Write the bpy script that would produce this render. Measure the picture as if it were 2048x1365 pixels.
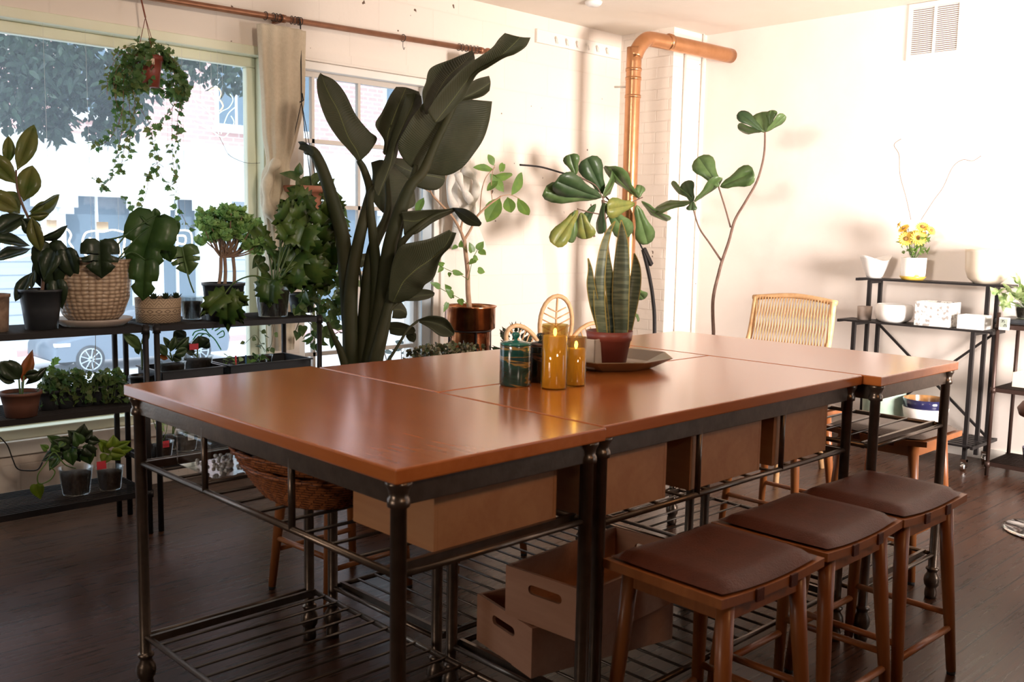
import bpy, math, random
from mathutils import Vector as V, Matrix
PI = math.pi
rnd = random.Random(7)
for _o in list(bpy.data.objects): bpy.data.objects.remove(_o)
sc = bpy.context.scene
COL = sc.collection
# ------------------------------------------------------------------ camera
FPX, YAW, PIT, ROL = 1931.704, math.radians(45.732), math.radians(-6.655), math.radians(1.092)
CAM = V((0, 0, 1.374))
fw = V((math.cos(YAW)*math.cos(PIT), math.sin(YAW)*math.cos(PIT), math.sin(PIT)))
rt = V((math.sin(YAW), -math.cos(YAW), 0)); up = rt.cross(fw)
rr = rt*math.cos(ROL) + up*math.sin(ROL); uu = -rt*math.sin(ROL) + up*math.cos(ROL)
cd = bpy.data.cameras.new('camera'); cam = bpy.data.objects.new('camera', cd); COL.objects.link(cam)
cam.matrix_world = Matrix(((rr.x, uu.x, -fw.x, 0), (rr.y, uu.y, -fw.y, 0), (rr.z, uu.z, -fw.z, CAM.z), (0, 0, 0, 1)))
cd.sensor_width = 36; cd.lens = FPX/2048*36; cd.clip_end = 200; cd.clip_start = .05
cd.dof.use_dof = True; cd.dof.focus_distance = 4.6; cd.dof.aperture_fstop = 6.3
sc.camera = cam
# ------------------------------------------------------------------ world, lights, exposure
sc.view_settings.view_transform = 'Standard'; sc.view_settings.look = 'None'
sc.view_settings.gamma = 1; sc.view_settings.use_curve_mapping = False
sc.view_settings.exposure = 0.0
wd = bpy.data.worlds.new('world'); sc.world = wd; wd.use_nodes = True
bg = wd.node_tree.nodes['Background']; bg.inputs[0].default_value = (.80, .90, 1, 1); bg.inputs[1].default_value = 2.7
def lamp(name, kind, energy, color, loc, direction=None, **kw):
    l = bpy.data.lights.new(name, kind); l.energy = energy; l.color = color
    for k, v in kw.items(): setattr(l, k, v)
    o = bpy.data.objects.new(name, l); COL.objects.link(o); o.location = loc
    if direction is not None: o.rotation_euler = V(direction).to_track_quat('-Z', 'Y').to_euler()
    return o
# sun on the street side, high from behind the shop
lamp('sun', 'SUN', 3.5, (1, .97, .92), (0, 0, 12), (.25, .62, -.75), angle=.01)
# assumed light from the right, outside the frame, beam narrowed onto the walls
lamp('assumed_side_light', 'AREA', 135, (1, .895, .83), (4.55, -.92, 1.15), (.30, 1, .04), shape='RECTANGLE', size=1.2, size_y=1.1, spread=math.radians(85))
# assumed warm light behind the camera, then two added fill lights
lamp('added_warm_light', 'AREA', 10, (1, .52, .22), (2.2, -.85, 2.5), (0, .55, -1), size=.35)
lamp('added_warm_light', 'AREA', 17, (1, .82, .66), (.9, -.85, 2.35), (.16, 1, .0), size=.35, spread=math.radians(70))  # added fill to brighten the wall around the big window
lamp('left_low_fill_light', 'AREA', 6, (1, .86, .74), (-1.8, 2.0, 1.15), (1, .02, -.08), size=.7, spread=math.radians(100))  # added low fill for the table faces turned left
# added fill from the left to brighten the right wall, no window there
lamp('left_fill_light', 'AREA', 42, (1, .90, .82), (-1.85, 1.5, 2.3), (1, .06, .10), shape='RECTANGLE', size=.9, size_y=.6, spread=math.radians(52))

# ------------------------------------------------------------------ helpers
def ray(px, py): return rr*((px-1024)/FPX) - uu*((py-682.5)/FPX) + fw
def at(px, py, Y=None, X=None, Z=None):
    d = ray(px, py)
    if Y is not None: t = Y/d.y
    elif X is not None: t = X/d.x
    else: t = (Z-CAM.z)/d.z
    return CAM + d*t
def mpp(p): return (p-CAM).dot(fw)/FPX        # metres per pixel at a point

def tag(o, label=None, cat=None, group=None, kind=None):
    if label: o['label'] = label
    if cat: o['category'] = cat
    if group: o['group'] = group
    if kind: o['kind'] = kind
    return o
def empty(name, loc=(0, 0, 0), rz=0, label=None, cat=None, group=None):
    o = bpy.data.objects.new(name, None); COL.objects.link(o); o.location = loc; o.rotation_euler = (0, 0, rz)
    o.empty_display_size = .05
    return tag(o, label, cat, group)
def dup(root, loc=None, rz=None, label=None, group=None):
    def cp(o, par):
        c = o.copy(); COL.objects.link(c); c.parent = par
        for ch in o.children: cp(ch, c)
        return c
    r = cp(root, None)
    if loc is not None: r.location = loc
    if rz is not None: r.rotation_euler = (0, 0, rz)
    if label: r['label'] = label
    if group: r['group'] = group
    return r

class MB:
    def __init__(s): s.v = []; s.f = []; s.sm = []; s.o = V((0, 0, 0))
    def add(s, vs, fs, smooth=False):
        n = len(s.v); s.v += [tuple(x) for x in vs]
        for f in fs: s.f.append(tuple(n+i for i in f)); s.sm.append(smooth)
    def box(s, x0, x1, y0, y1, z0, z1, M=None):
        vs = [V((x, y, z)) for z in (z0, z1) for y in (y0, y1) for x in (x0, x1)]
        if M: vs = [M @ v for v in vs]
        s.add(vs, [(0, 2, 3, 1), (4, 5, 7, 6), (0, 1, 5, 4), (2, 6, 7, 3), (0, 4, 6, 2), (1, 3, 7, 5)]); return s
    def bar(s, a, b, w, h=None, upv=(0, 0, 1)):     # rectangular bar between two points
        a = V(a); b = V(b); h = h or w; d = (b-a).normalized(); u = V(upv)
        if abs(d.dot(u)) > .95: u = V((1, 0, 0))
        x = d.cross(u).normalized(); y = x.cross(d)
        vs = [p + x*(sx*w/2) + y*(sy*h/2) for p in (a, b) for sx, sy in ((-1, -1), (1, -1), (1, 1), (-1, 1))]
        s.add(vs, [(0, 1, 2, 3), (7, 6, 5, 4), (0, 4, 5, 1), (1, 5, 6, 2), (2, 6, 7, 3), (3, 7, 4, 0)]); return s
    def tube(s, pts, r, seg=10, cap=True, closed=False):
        pts = [V(p) for p in pts]; n = len(pts)
        rs = r if isinstance(r, (list, tuple)) else [r]*n
        vs = []; ref = None
        for i, p in enumerate(pts):
            if closed: t = pts[(i+1) % n]-pts[i-1]
            else: t = pts[min(i+1, n-1)]-pts[max(i-1, 0)]
            t = t.normalized() if t.length > 1e-9 else V((0, 0, 1))
            if ref is None: ref = V((1, 0, 0)) if abs(t.x) < .8 else V((0, 1, 0))
            x = t.cross(ref).normalized(); ref = x.cross(t).normalized(); y = ref
            for k in range(seg):
                a = 2*PI*k/seg; vs.append(p + x*(math.cos(a)*rs[i]) + y*(math.sin(a)*rs[i]))
        fs = []
        m = n if closed else n-1
        for i in range(m):
            j = (i+1) % n
            for k in range(seg):
                k2 = (k+1) % seg; fs.append((i*seg+k, i*seg+k2, j*seg+k2, j*seg+k))
        if cap and not closed: fs += [tuple(range(seg))[::-1], tuple((n-1)*seg+k for k in range(seg))]
        s.add(vs, fs, True); return s
    def lathe(s, prof, seg=32, c=(0, 0, 0), cap=False, fn=None, close=False):
        vs = []; n = len(prof)
        for r, z in prof:
            for k in range(seg):
                a = 2*PI*k/seg; R = r
                if fn: R = fn(r, z, a)
                vs.append((c[0]+R*math.cos(a), c[1]+R*math.sin(a), c[2]+z))
        fs = []
        for i in range(n if close else n-1):
            j = (i+1) % n
            for k in range(seg):
                k2 = (k+1) % seg; fs.append((i*seg+k, i*seg+k2, j*seg+k2, j*seg+k))
        if cap: fs += [tuple(range(seg))[::-1], tuple((n-1)*seg+k for k in range(seg))]
        s.add(vs, fs, True); return s
    def disc(s, r, z, c=(0, 0), seg=24):
        s.add([(c[0]+r*math.cos(2*PI*k/seg), c[1]+r*math.sin(2*PI*k/seg), z) for k in range(seg)], [tuple(range(seg))]); return s
    def grid(s, rows, smooth=True):
        n = len(rows); m = len(rows[0])
        s.add([p for r in rows for p in r], [(i*m+j, i*m+j+1, (i+1)*m+j+1, (i+1)*m+j) for i in range(n-1) for j in range(m-1)], smooth); return s
    def sphere(s, c, r, seg=12, rings=8, sc3=(1, 1, 1)):
        vs = [(c[0], c[1], c[2]+r*sc3[2])]
        for i in range(1, rings):
            for k in range(seg):
                a = PI*i/rings; b = 2*PI*k/seg
                vs.append((c[0]+r*sc3[0]*math.sin(a)*math.cos(b), c[1]+r*sc3[1]*math.sin(a)*math.sin(b), c[2]+r*sc3[2]*math.cos(a)))
        vs.append((c[0], c[1], c[2]-r*sc3[2])); L = len(vs)-1; fs = []
        for k in range(seg):
            k2 = (k+1) % seg; fs.append((0, 1+k, 1+k2)); fs.append((L, 1+(rings-2)*seg+k2, 1+(rings-2)*seg+k))
            for i in range(rings-2): fs.append((1+i*seg+k, 1+(i+1)*seg+k, 1+(i+1)*seg+k2, 1+i*seg+k2))
        s.add(vs, fs, True); return s
    def build(s, name, m, parent=None, bevel=0, solid=0, label=None, cat=None, group=None, kind=None, sub=0):
        me = bpy.data.meshes.new(name); me.from_pydata(s.v, [], s.f); me.update()
        for p, q in zip(me.polygons, s.sm): p.use_smooth = q
        me.materials.append(m)
        o = bpy.data.objects.new(name, me); COL.objects.link(o)
        if parent is not None: o.parent = parent
        if solid:
            k = o.modifiers.new('thickness', 'SOLIDIFY'); k.thickness = solid; k.offset = 0
        if bevel:
            k = o.modifiers.new('bevel', 'BEVEL'); k.width = bevel; k.segments = 2; k.limit_method = 'ANGLE'
        if sub:
            k = o.modifiers.new('sub', 'SUBSURF'); k.levels = sub; k.render_levels = sub
        return tag(o, label, cat, group, kind)
def spline(pts, n=8):                       # Catmull-Rom through points
    P = [V(p) for p in pts]
    if len(P) < 3: return [P[0].lerp(P[-1], i/n) for i in range(n+1)]
    out = []
    for i in range(len(P)-1):
        p0 = P[max(i-1, 0)]; p1 = P[i]; p2 = P[i+1]; p3 = P[min(i+2, len(P)-1)]
        for k in range(n):
            t = k/n
            out.append(.5*((2*p1)+(p2-p0)*t+(2*p0-5*p1+4*p2-p3)*t*t+(-p0+3*p1-3*p2+p3)*t**3))
    return out+[P[-1]]
def lerpr(r0, r1, n): return [r0+(r1-r0)*i/(n-1) for i in range(n)]

# ------------------------------------------------------------------ materials
def new_mat(name):
    m = bpy.data.materials.new(name); m.use_nodes = True; return m, m.node_tree, m.node_tree.nodes['Principled BSDF']
def mat(name, c, rough=.5, metal=0, c2=None, scale=8, stretch=None, detail=4, bump=0, bscale=None, spec=.5, coat=0, trans=0, coord='Object', emis=None, estr=0, ior=1.45):
    m, t, b = new_mat(name); N = t.nodes; L = t.links
    b.inputs['Base Color'].default_value = (*c, 1); b.inputs['Roughness'].default_value = rough
    b.inputs['Metallic'].default_value = metal; b.inputs['Specular IOR Level'].default_value = spec; b.inputs['Coat Weight'].default_value = coat
    b.inputs['Coat Roughness'].default_value = .12; b.inputs['IOR'].default_value = ior
    if trans: b.inputs['Transmission Weight'].default_value = trans
    if emis: b.inputs['Emission Color'].default_value = (*emis, 1); b.inputs['Emission Strength'].default_value = estr
    if c2 or bump:
        tc = N.new('ShaderNodeTexCoord'); mp = N.new('ShaderNodeMapping'); L.new(tc.outputs[coord], mp.inputs[0])
        if stretch: mp.inputs['Scale'].default_value = stretch
    if c2:
        nz = N.new('ShaderNodeTexNoise'); nz.inputs['Scale'].default_value = scale; nz.inputs['Detail'].default_value = detail
        L.new(mp.outputs[0], nz.inputs['Vector'])
        r = N.new('ShaderNodeValToRGB'); r.color_ramp.elements[0].position = .35; r.color_ramp.elements[1].position = .65
        r.color_ramp.elements[0].color = (*c, 1); r.color_ramp.elements[1].color = (*c2, 1)
        L.new(nz.outputs[0], r.inputs[0]); L.new(r.outputs[0], b.inputs['Base Color'])
    if bump:
        n2 = N.new('ShaderNodeTexNoise'); n2.inputs['Scale'].default_value = bscale or scale; n2.inputs['Detail'].default_value = 5
        L.new(mp.outputs[0], n2.inputs['Vector'])
        bp = N.new('ShaderNodeBump'); bp.inputs['Strength'].default_value = bump; bp.inputs['Distance'].default_value = .01
        L.new(n2.outputs[0], bp.inputs['Height']); L.new(bp.outputs[0], b.inputs['Normal'])
    return m
def leafmat(name, c, c2, tl=.35, rough=.4, scale=14):
    m = mat(name, c, rough, c2=c2, scale=scale, bump=.15, bscale=40); t = m.node_tree; N = t.nodes; L = t.links
    b = N['Principled BSDF']; out = N['Material Output']
    tr = N.new('ShaderNodeBsdfTranslucent'); mx = N.new('ShaderNodeMixShader'); mx.inputs[0].default_value = tl
    hs = N.new('ShaderNodeHueSaturation'); hs.inputs['Value'].default_value = 1.5
    src = b.inputs['Base Color'].links[0].from_socket
    L.new(src, hs.inputs['Color']); L.new(hs.outputs[0], tr.inputs['Color'])
    L.new(b.outputs[0], mx.inputs[1]); L.new(tr.outputs[0], mx.inputs[2]); L.new(mx.outputs[0], out.inputs[0])
    return m
def woodmat(name, c, c2, rough=.35, coat=0, axis='X', scale=6, bump=.05, ring=12):
    m, t, b = new_mat(name); N = t.nodes; L = t.links
    tc = N.new('ShaderNodeTexCoord'); mp = N.new('ShaderNodeMapping'); L.new(tc.outputs['Object'], mp.inputs[0])
    mp.inputs['Scale'].default_value = {'X': (.12, 1, 1), 'Y': (1, .12, 1), 'Z': (1, 1, .12)}[axis]
    nz = N.new('ShaderNodeTexNoise'); nz.inputs['Scale'].default_value = scale*2; nz.inputs['Detail'].default_value = 7; nz.inputs['Distortion'].default_value = .6
    n2 = N.new('ShaderNodeTexNoise'); n2.inputs['Scale'].default_value = scale*ring; n2.inputs['Detail'].default_value = 3
    L.new(mp.outputs[0], nz.inputs['Vector']); L.new(mp.outputs[0], n2.inputs['Vector'])
    ad = N.new('ShaderNodeMath'); ad.operation = 'MULTIPLY_ADD'; ad.inputs[1].default_value = .35
    L.new(n2.outputs[0], ad.inputs[0]); L.new(nz.outputs[0], ad.inputs[2])
    r = N.new('ShaderNodeValToRGB'); r.color_ramp.elements[0].position = .5; r.color_ramp.elements[1].position = .85
    r.color_ramp.elements[0].color = (*c, 1); r.color_ramp.elements[1].color = (*c2, 1)
    L.new(ad.outputs[0], r.inputs[0]); L.new(r.outputs[0], b.inputs['Base Color'])
    b.inputs['Roughness'].default_value = rough; b.inputs['Coat Weight'].default_value = coat; b.inputs['Coat Roughness'].default_value = .15
    bp = N.new('ShaderNodeBump'); bp.inputs['Strength'].default_value = bump; bp.inputs['Distance'].default_value = .004
    L.new(ad.outputs[0], bp.inputs['Height']); L.new(bp.outputs[0], b.inputs['Normal'])
    return m
def floormat():
    m, t, b = new_mat('dark_wood_floor'); N = t.nodes; L = t.links
    tc = N.new('ShaderNodeTexCoord'); br = N.new('ShaderNodeTexBrick'); L.new(tc.outputs['Object'], br.inputs['Vector'])
    br.offset = .37; br.squash = 1
    br.inputs['Scale'].default_value = 1; br.inputs['Brick Width'].default_value = 1.3; br.inputs['Row Height'].default_value = .115
    b.inputs['Specular IOR Level'].default_value = .24; br.inputs['Mortar Size'].default_value = .0035; br.inputs['Mortar Smooth'].default_value = .3
    br.inputs['Color1'].default_value = (.066, .027, .013, 1); br.inputs['Color2'].default_value = (.046, .019, .010, 1); br.inputs['Mortar'].default_value = (.010, .006, .004, 1)
    mp = N.new('ShaderNodeMapping'); L.new(tc.outputs['Object'], mp.inputs[0]); mp.inputs['Scale'].default_value = (.6, 9, 1)
    nz = N.new('ShaderNodeTexNoise'); nz.inputs['Scale'].default_value = 7; nz.inputs['Detail'].default_value = 8; L.new(mp.outputs[0], nz.inputs['Vector'])
    mx = N.new('ShaderNodeMix'); mx.data_type = 'RGBA'; mx.blend_type = 'MULTIPLY'; mx.inputs[0].default_value = .8
    r = N.new('ShaderNodeValToRGB'); r.color_ramp.elements[0].color = (.45, .4, .4, 1); r.color_ramp.elements[1].color = (1.35, 1.3, 1.25, 1)
    r.color_ramp.elements[0].position = .3; r.color_ramp.elements[1].position = .7
    L.new(nz.outputs[0], r.inputs[0]); L.new(br.outputs['Color'], mx.inputs[6]); L.new(r.outputs[0], mx.inputs[7]); L.new(mx.outputs[2], b.inputs['Base Color'])
    r2 = N.new('ShaderNodeMapRange'); r2.inputs[3].default_value = .20; r2.inputs[4].default_value = .38; L.new(nz.outputs[0], r2.inputs[0]); L.new(r2.outputs[0], b.inputs['Roughness'])
    bp = N.new('ShaderNodeBump'); bp.inputs['Strength'].default_value = .18; bp.inputs['Distance'].default_value = .002
    iv = N.new('ShaderNodeMath'); iv.operation = 'SUBTRACT'; L.new(nz.outputs[0], iv.inputs[0]); L.new(br.outputs['Fac'], iv.inputs[1])
    L.new(iv.outputs[0], bp.inputs['Height']); L.new(bp.outputs[0], b.inputs['Normal'])
    return m
def brickmat(name, c, c2, mortar, w, h, ms, bump, rough=.8, axes='XZ', noise=0, spec=.3):
    m, t, b = new_mat(name); N = t.nodes; L = t.links
    tc = N.new('ShaderNodeTexCoord'); sx = N.new('ShaderNodeSeparateXYZ'); cx = N.new('ShaderNodeCombineXYZ')
    L.new(tc.outputs['Object'], sx.inputs[0]); L.new(sx.outputs[axes[0]], cx.inputs[0]); L.new(sx.outputs[axes[1]], cx.inputs[1])
    br = N.new('ShaderNodeTexBrick'); L.new(cx.outputs[0], br.inputs['Vector'])
    br.inputs['Scale'].default_value = 1; br.inputs['Brick Width'].default_value = w; br.inputs['Row Height'].default_value = h
    br.inputs['Mortar Size'].default_value = ms; br.inputs['Mortar Smooth'].default_value = .6
    br.inputs['Color1'].default_value = (*c, 1); br.inputs['Color2'].default_value = (*c2, 1); br.inputs['Mortar'].default_value = (*mortar, 1)
    nz = N.new('ShaderNodeTexNoise'); nz.inputs['Scale'].default_value = 9; nz.inputs['Detail'].default_value = 8; L.new(tc.outputs['Object'], nz.inputs['Vector'])
    # small dark chips in the paint
    n3 = N.new('ShaderNodeTexNoise'); n3.inputs['Scale'].default_value = 17; n3.inputs['Detail'].default_value = 2; L.new(tc.outputs['Object'], n3.inputs['Vector'])
    rp = N.new('ShaderNodeValToRGB'); rp.color_ramp.elements[0].position = .755 if noise else .99; rp.color_ramp.elements[1].position = .775 if noise else 1.0
    rp.color_ramp.elements[0].color = (1, 1, 1, 1); rp.color_ramp.elements[1].color = (.18, .13, .10, 1)
    L.new(n3.outputs[0], rp.inputs[0])
    mx = N.new('ShaderNodeMix'); mx.data_type = 'RGBA'; mx.blend_type = 'MULTIPLY'; mx.inputs[0].default_value = 1
    L.new(br.outputs['Color'], mx.inputs[6]); L.new(rp.outputs[0], mx.inputs[7]); L.new(mx.outputs[2], b.inputs['Base Color'])
    b.inputs['Roughness'].default_value = rough; b.inputs['Specular IOR Level'].default_value = spec
    ma = N.new('ShaderNodeMath'); ma.operation = 'MULTIPLY_ADD'; ma.inputs[1].default_value = -.8
    L.new(br.outputs['Fac'], ma.inputs[0]); L.new(nz.outputs[0], ma.inputs[2])
    bp = N.new('ShaderNodeBump'); bp.inputs['Strength'].default_value = bump; bp.inputs['Distance'].default_value = .012
    L.new(ma.outputs[0], bp.inputs['Height']); L.new(bp.outputs[0], b.inputs['Normal'])
    return m
def glassmat(name, tint=(1, 1, 1), refl=.06, dust=0.0, rough=.02, fres=.5):
    m, t, b = new_mat(name); N = t.nodes; L = t.links; N.remove(b); out = N['Material Output']
    tr = N.new('ShaderNodeBsdfTransparent'); tr.inputs[0].default_value = (*tint, 1)
    gl = N.new('ShaderNodeBsdfGlossy'); gl.inputs['Roughness'].default_value = rough
    lw = N.new('ShaderNodeLayerWeight'); lw.inputs[0].default_value = .25
    ma = N.new('ShaderNodeMath'); ma.operation = 'MULTIPLY_ADD'; ma.inputs[1].default_value = fres; ma.inputs[2].default_value = refl; L.new(lw.outputs['Fresnel'], ma.inputs[0])
    mx = N.new('ShaderNodeMixShader'); L.new(ma.outputs[0], mx.inputs[0]); L.new(tr.outputs[0], mx.inputs[1]); L.new(gl.outputs[0], mx.inputs[2])
    if dust:
        tl = N.new('ShaderNodeBsdfTranslucent'); tl.inputs[0].default_value = (.85, .92, 1, 1)
        m2 = N.new('ShaderNodeMixShader'); m2.inputs[0].default_value = dust
        L.new(mx.outputs[0], m2.inputs[1]); L.new(tl.outputs[0], m2.inputs[2]); L.new(m2.outputs[0], out.inputs[0])
    else: L.new(mx.outputs[0], out.inputs[0])
    return m
def bopmat():
    m = leafmat('bird_of_paradise_leaf', (.038, .042, .018), (.056, .056, .028), .10, .55, 6); t = m.node_tree; N = t.nodes; L = t.links; b = N['Principled BSDF']
    b.inputs['Specular IOR Level'].default_value = .3; uv = N.new('ShaderNodeUVMap'); uv.uv_map = 'UVMap'; sp = N.new('ShaderNodeSeparateXYZ'); L.new(uv.outputs[0], sp.inputs[0])
    def M_(op, a, b_=None, c=None):
        n = N.new('ShaderNodeMath'); n.operation = op
        for i, v in enumerate((a, b_, c)):
            if v is None: continue
            if isinstance(v, (int, float)): n.inputs[i].default_value = v
            else: L.new(v, n.inputs[i])
        return n.outputs[0]
    d = M_('ABSOLUTE', M_('SUBTRACT', sp.outputs[1], .5))
    w = M_('SINE', M_('ADD', M_('MULTIPLY', sp.outputs[0], 330), M_('MULTIPLY', d, 60)))
    rib = M_('LESS_THAN', d, .012)
    h = M_('ADD', M_('MULTIPLY', w, .35), rib)
    bp = N.new('ShaderNodeBump'); bp.inputs['Strength'].default_value = .45; bp.inputs['Distance'].default_value = .003; L.new(h, bp.inputs['Height']); L.new(bp.outputs[0], b.inputs['Normal'])
    src = b.inputs['Base Color'].links[0].from_socket
    mx = N.new('ShaderNodeMix'); mx.data_type = 'RGBA'; L.new(rib, mx.inputs[0]); L.new(src, mx.inputs[6]); mx.inputs[7].default_value = (.13, .14, .05, 1)
    m2 = N.new('ShaderNodeMix'); m2.data_type = 'RGBA'; m2.blend_type = 'MULTIPLY'; m2.inputs[0].default_value = .25; cr = N.new('ShaderNodeValToRGB'); L.new(M_('ADD', M_('MULTIPLY', w, .5), .5), cr.inputs[0]); cr.color_ramp.elements[0].color = (.4, .4, .4, 1)
    L.new(mx.outputs[2], m2.inputs[6]); L.new(cr.outputs[0], m2.inputs[7]); L.new(m2.outputs[2], b.inputs['Base Color'])
    return m
M = {}
M['floor'] = floormat()
M['plaster'] = mat('cream_plaster', (.74, .665, .605), .85, c2=(.78, .70, .645), scale=3, bump=.12, bscale=30, spec=.2)
M['ceiling'] = mat('cream_ceiling_paint', (.74, .67, .58), .85, c2=(.78, .71, .63), scale=1.5, bump=.1, bscale=12, spec=.2)
M['block'] = brickmat('painted_cinder_block', (.75, .665, .585), (.77, .685, .605), (.74, .655, .575), .42, .21, .005, .3, axes='XZ', noise=1)
M['brickcol'] = brickmat('painted_brick', (.74, .66, .58), (.76, .68, .60), (.73, .65, .57), .22, .078, .006, .4, axes='YZ', noise=1)
M['trimgreen'] = mat('pale_window_paint', (.76, .76, .58), .5, c2=(.80, .80, .64), scale=5, bump=.1, bscale=20)
M['trimwhite'] = mat('white_trim_paint', (.75, .70, .64), .5, c2=(.78, .74, .68), scale=5, bump=.1)
M['copperpaint'] = mat('copper_paint', (.56, .28, .14), .28, .85, c2=(.50, .24, .11), scale=14, bump=.08, bscale=30)
M['rod'] = mat('copper_rod', (.36, .17, .10), .35, .7, c2=(.30, .14, .08), scale=20)
M['steel'] = mat('bronze_grey_steel', (.17, .125, .095), .30, .8, c2=(.135, .10, .075), scale=30, bump=.05, bscale=120)
M['wirerod'] = mat('dark_steel_rod', (.12, .10, .085), .35, .8)
M['blackmetal'] = mat('black_powder_coat', (.018, .015, .015), .45, .3)
M['brownmetal'] = mat('dark_brown_metal', (.05, .028, .022), .4, .4)
M['tabletop'] = woodmat('cherry_table_wood', (.40, .105, .022), (.49, .145, .034), .20, .45, 'X', 5, .004)
M['crate'] = woodmat('paulownia_crate_wood', (.42, .17, .06), (.50, .23, .09), .6, 0, 'Y', 7)
M['crate2'] = woodmat('pale_crate_wood', (.40, .185, .10), (.48, .24, .14), .65, 0, 'Y', 7)
M['stoolwood'] = woodmat('walnut_stool_wood', (.28, .085, .02), (.36, .12, .032), .4, .1, 'Z', 7)
M['leather'] = mat('brown_leather', (.11, .030, .015), .45, spec=.22, c2=(.085, .024, .012), scale=20, bump=.2, bscale=220)
M['greyleather'] = mat('taupe_leather', (.10, .065, .05), .4, c2=(.085, .055, .043), scale=20, bump=.2, bscale=220)
M['rattan'] = mat('natural_rattan', (.66, .40, .20), .5, c2=(.56, .31, .14), scale=30, bump=.1)
M['wicker'] = brickmat('red_brown_wicker', (.40, .13, .04), (.30, .09, .025), (.07, .02, .008), .020, .0075, .0012, .8, rough=.5, axes='YZ')
M['blackpot'] = mat('black_plastic', (.022, .024, .028), .4, c2=(.03, .032, .036), scale=6)
M['soil'] = mat('dark_potting_soil', (.035, .02, .012), .9, c2=(.09, .06, .04), scale=90, bump=.6, bscale=90)
M['terracotta'] = mat('terracotta', (.42, .12, .06), .55, c2=(.36, .095, .048), scale=12)
M['pinkterra'] = mat('glazed_pink_terracotta', (.55, .23, .15), .25, c2=(.48, .19, .12), scale=10)
M['brownpot'] = mat('dark_brown_clay', (.13, .05, .03), .6, c2=(.10, .04, .025), scale=12)
M['redplastic'] = mat('red_brown_plastic', (.20, .042, .026), .4)
M['copper'] = mat('aged_copper', (.50, .21, .09), .2, 1, c2=(.20, .06, .025), scale=11, detail=7)
M['cream'] = mat('cream_ceramic', (.72, .62, .50), .3)
M['whiteceramic'] = mat('white_ceramic', (.80, .77, .74), .35, c2=(.76, .73, .70), scale=6)
M['concrete'] = mat('pale_concrete', (.52, .42, .33), .8, c2=(.46, .37, .29), scale=14, bump=.2)
M['greystone'] = mat('grey_stoneware', (.42, .34, .29), .6, c2=(.36, .29, .25), scale=10)
M['bark'] = mat('brown_bark', (.20, .12, .08), .8, c2=(.28, .19, .13), scale=25, bump=.5, bscale=40)
M['darkbark'] = mat('dark_twig_bark', (.13, .075, .055), .8, c2=(.18, .11, .08), scale=30, bump=.4)
M['palebark'] = mat('pale_tan_bark', (.42, .26, .16), .7, c2=(.34, .20, .12), scale=25, bump=.4, bscale=40)
M['cloth'] = mat('cream_muslin', (.70, .60, .46), .9, c2=(.66, .56, .42), scale=60, bump=.3, bscale=200, spec=.1)
M['whitecloth'] = mat('off_white_cotton', (.74, .69, .63), .9, c2=(.70, .65, .58), scale=60, bump=.3, bscale=120, spec=.1)
M['chrome'] = mat('chrome', (.8, .8, .8), .08, 1)
M['white'] = mat('white_plastic', (.78, .76, .74), .4)
M['dark'] = mat('dark_slot', (.02, .016, .014), .8)
M['cable'] = mat('black_cable', (.02, .018, .018), .5)
M['string'] = mat('red_brown_cord', (.22, .07, .04), .7)
M['clear'] = glassmat('clear_plastic', (.93, .95, .95), .05, 0, .08)
M['winglass'] = glassmat('dusty_window_glass', (.93, .97, 1), .002, .055, fres=.02)
M['tag'] = mat('paper_plant_tag', (.62, .46, .34), .7)
M['red'] = mat('red_label', (.55, .04, .06), .5)
# foliage
M['bop'] = bopmat()
M['bopstem'] = leafmat('dark_green_stalk', (.028, .032, .012), (.045, .042, .018), .03, .6, 6); M['bopstem'].node_tree.nodes['Principled BSDF'].inputs['Specular IOR Level'].default_value = .25
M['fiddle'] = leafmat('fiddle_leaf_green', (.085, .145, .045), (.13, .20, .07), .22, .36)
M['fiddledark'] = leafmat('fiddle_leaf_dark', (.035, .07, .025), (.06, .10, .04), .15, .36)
M['fiddleyel'] = leafmat('fiddle_leaf_yellowing', (.30, .29, .07), (.20, .24, .06), .3, .4, 20)
M['lime'] = leafmat('light_green_leaf', (.16, .27, .055), (.11, .20, .05), .4, .35)
M['monstera'] = leafmat('monstera_leaf', (.035, .085, .020), (.06, .12, .03), .25, .35)
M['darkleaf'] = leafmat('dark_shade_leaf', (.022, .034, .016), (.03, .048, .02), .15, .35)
M['rubber'] = leafmat('variegated_rubber_leaf', (.10, .14, .035), (.20, .19, .06), .4, .3, 9)
M['ivy'] = leafmat('ivy_leaf', (.04, .11, .03), (.11, .17, .05), .35, .4, 25)
M['ivyyel'] = leafmat('ivy_leaf_yellow', (.16, .17, .05), (.08, .12, .03), .4, .4, 25)
M['selloum'] = leafmat('lobed_philodendron_leaf', (.04, .10, .02), (.10, .15, .03), .3, .35)
M['pothos'] = leafmat('pothos_leaf', (.05, .10, .025), (.14, .17, .06), .35, .35, 22)
M['bush'] = leafmat('pale_green_rosette', (.20, .38, .13), (.32, .46, .15), .4, .4, 25)
M['yellowleaf'] = leafmat('yellow_green_leaf', (.24, .30, .03), (.15, .23, .03), .4, .4)
M['orangeleaf'] = leafmat('orange_new_leaf', (.40, .11, .03), (.22, .10, .03), .45, .4)
M['variegated'] = leafmat('white_veined_green_leaf', (.18, .32, .09), (.50, .60, .32), .35, .4, 40)
M['street'] = leafmat('street_tree_leaf', (.008, .022, .014), (.02, .05, .022), .15, .5)
M['succulent'] = leafmat('small_succulent_leaf', (.05, .08, .03), (.16, .11, .06), .1, .4, 40)
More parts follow.
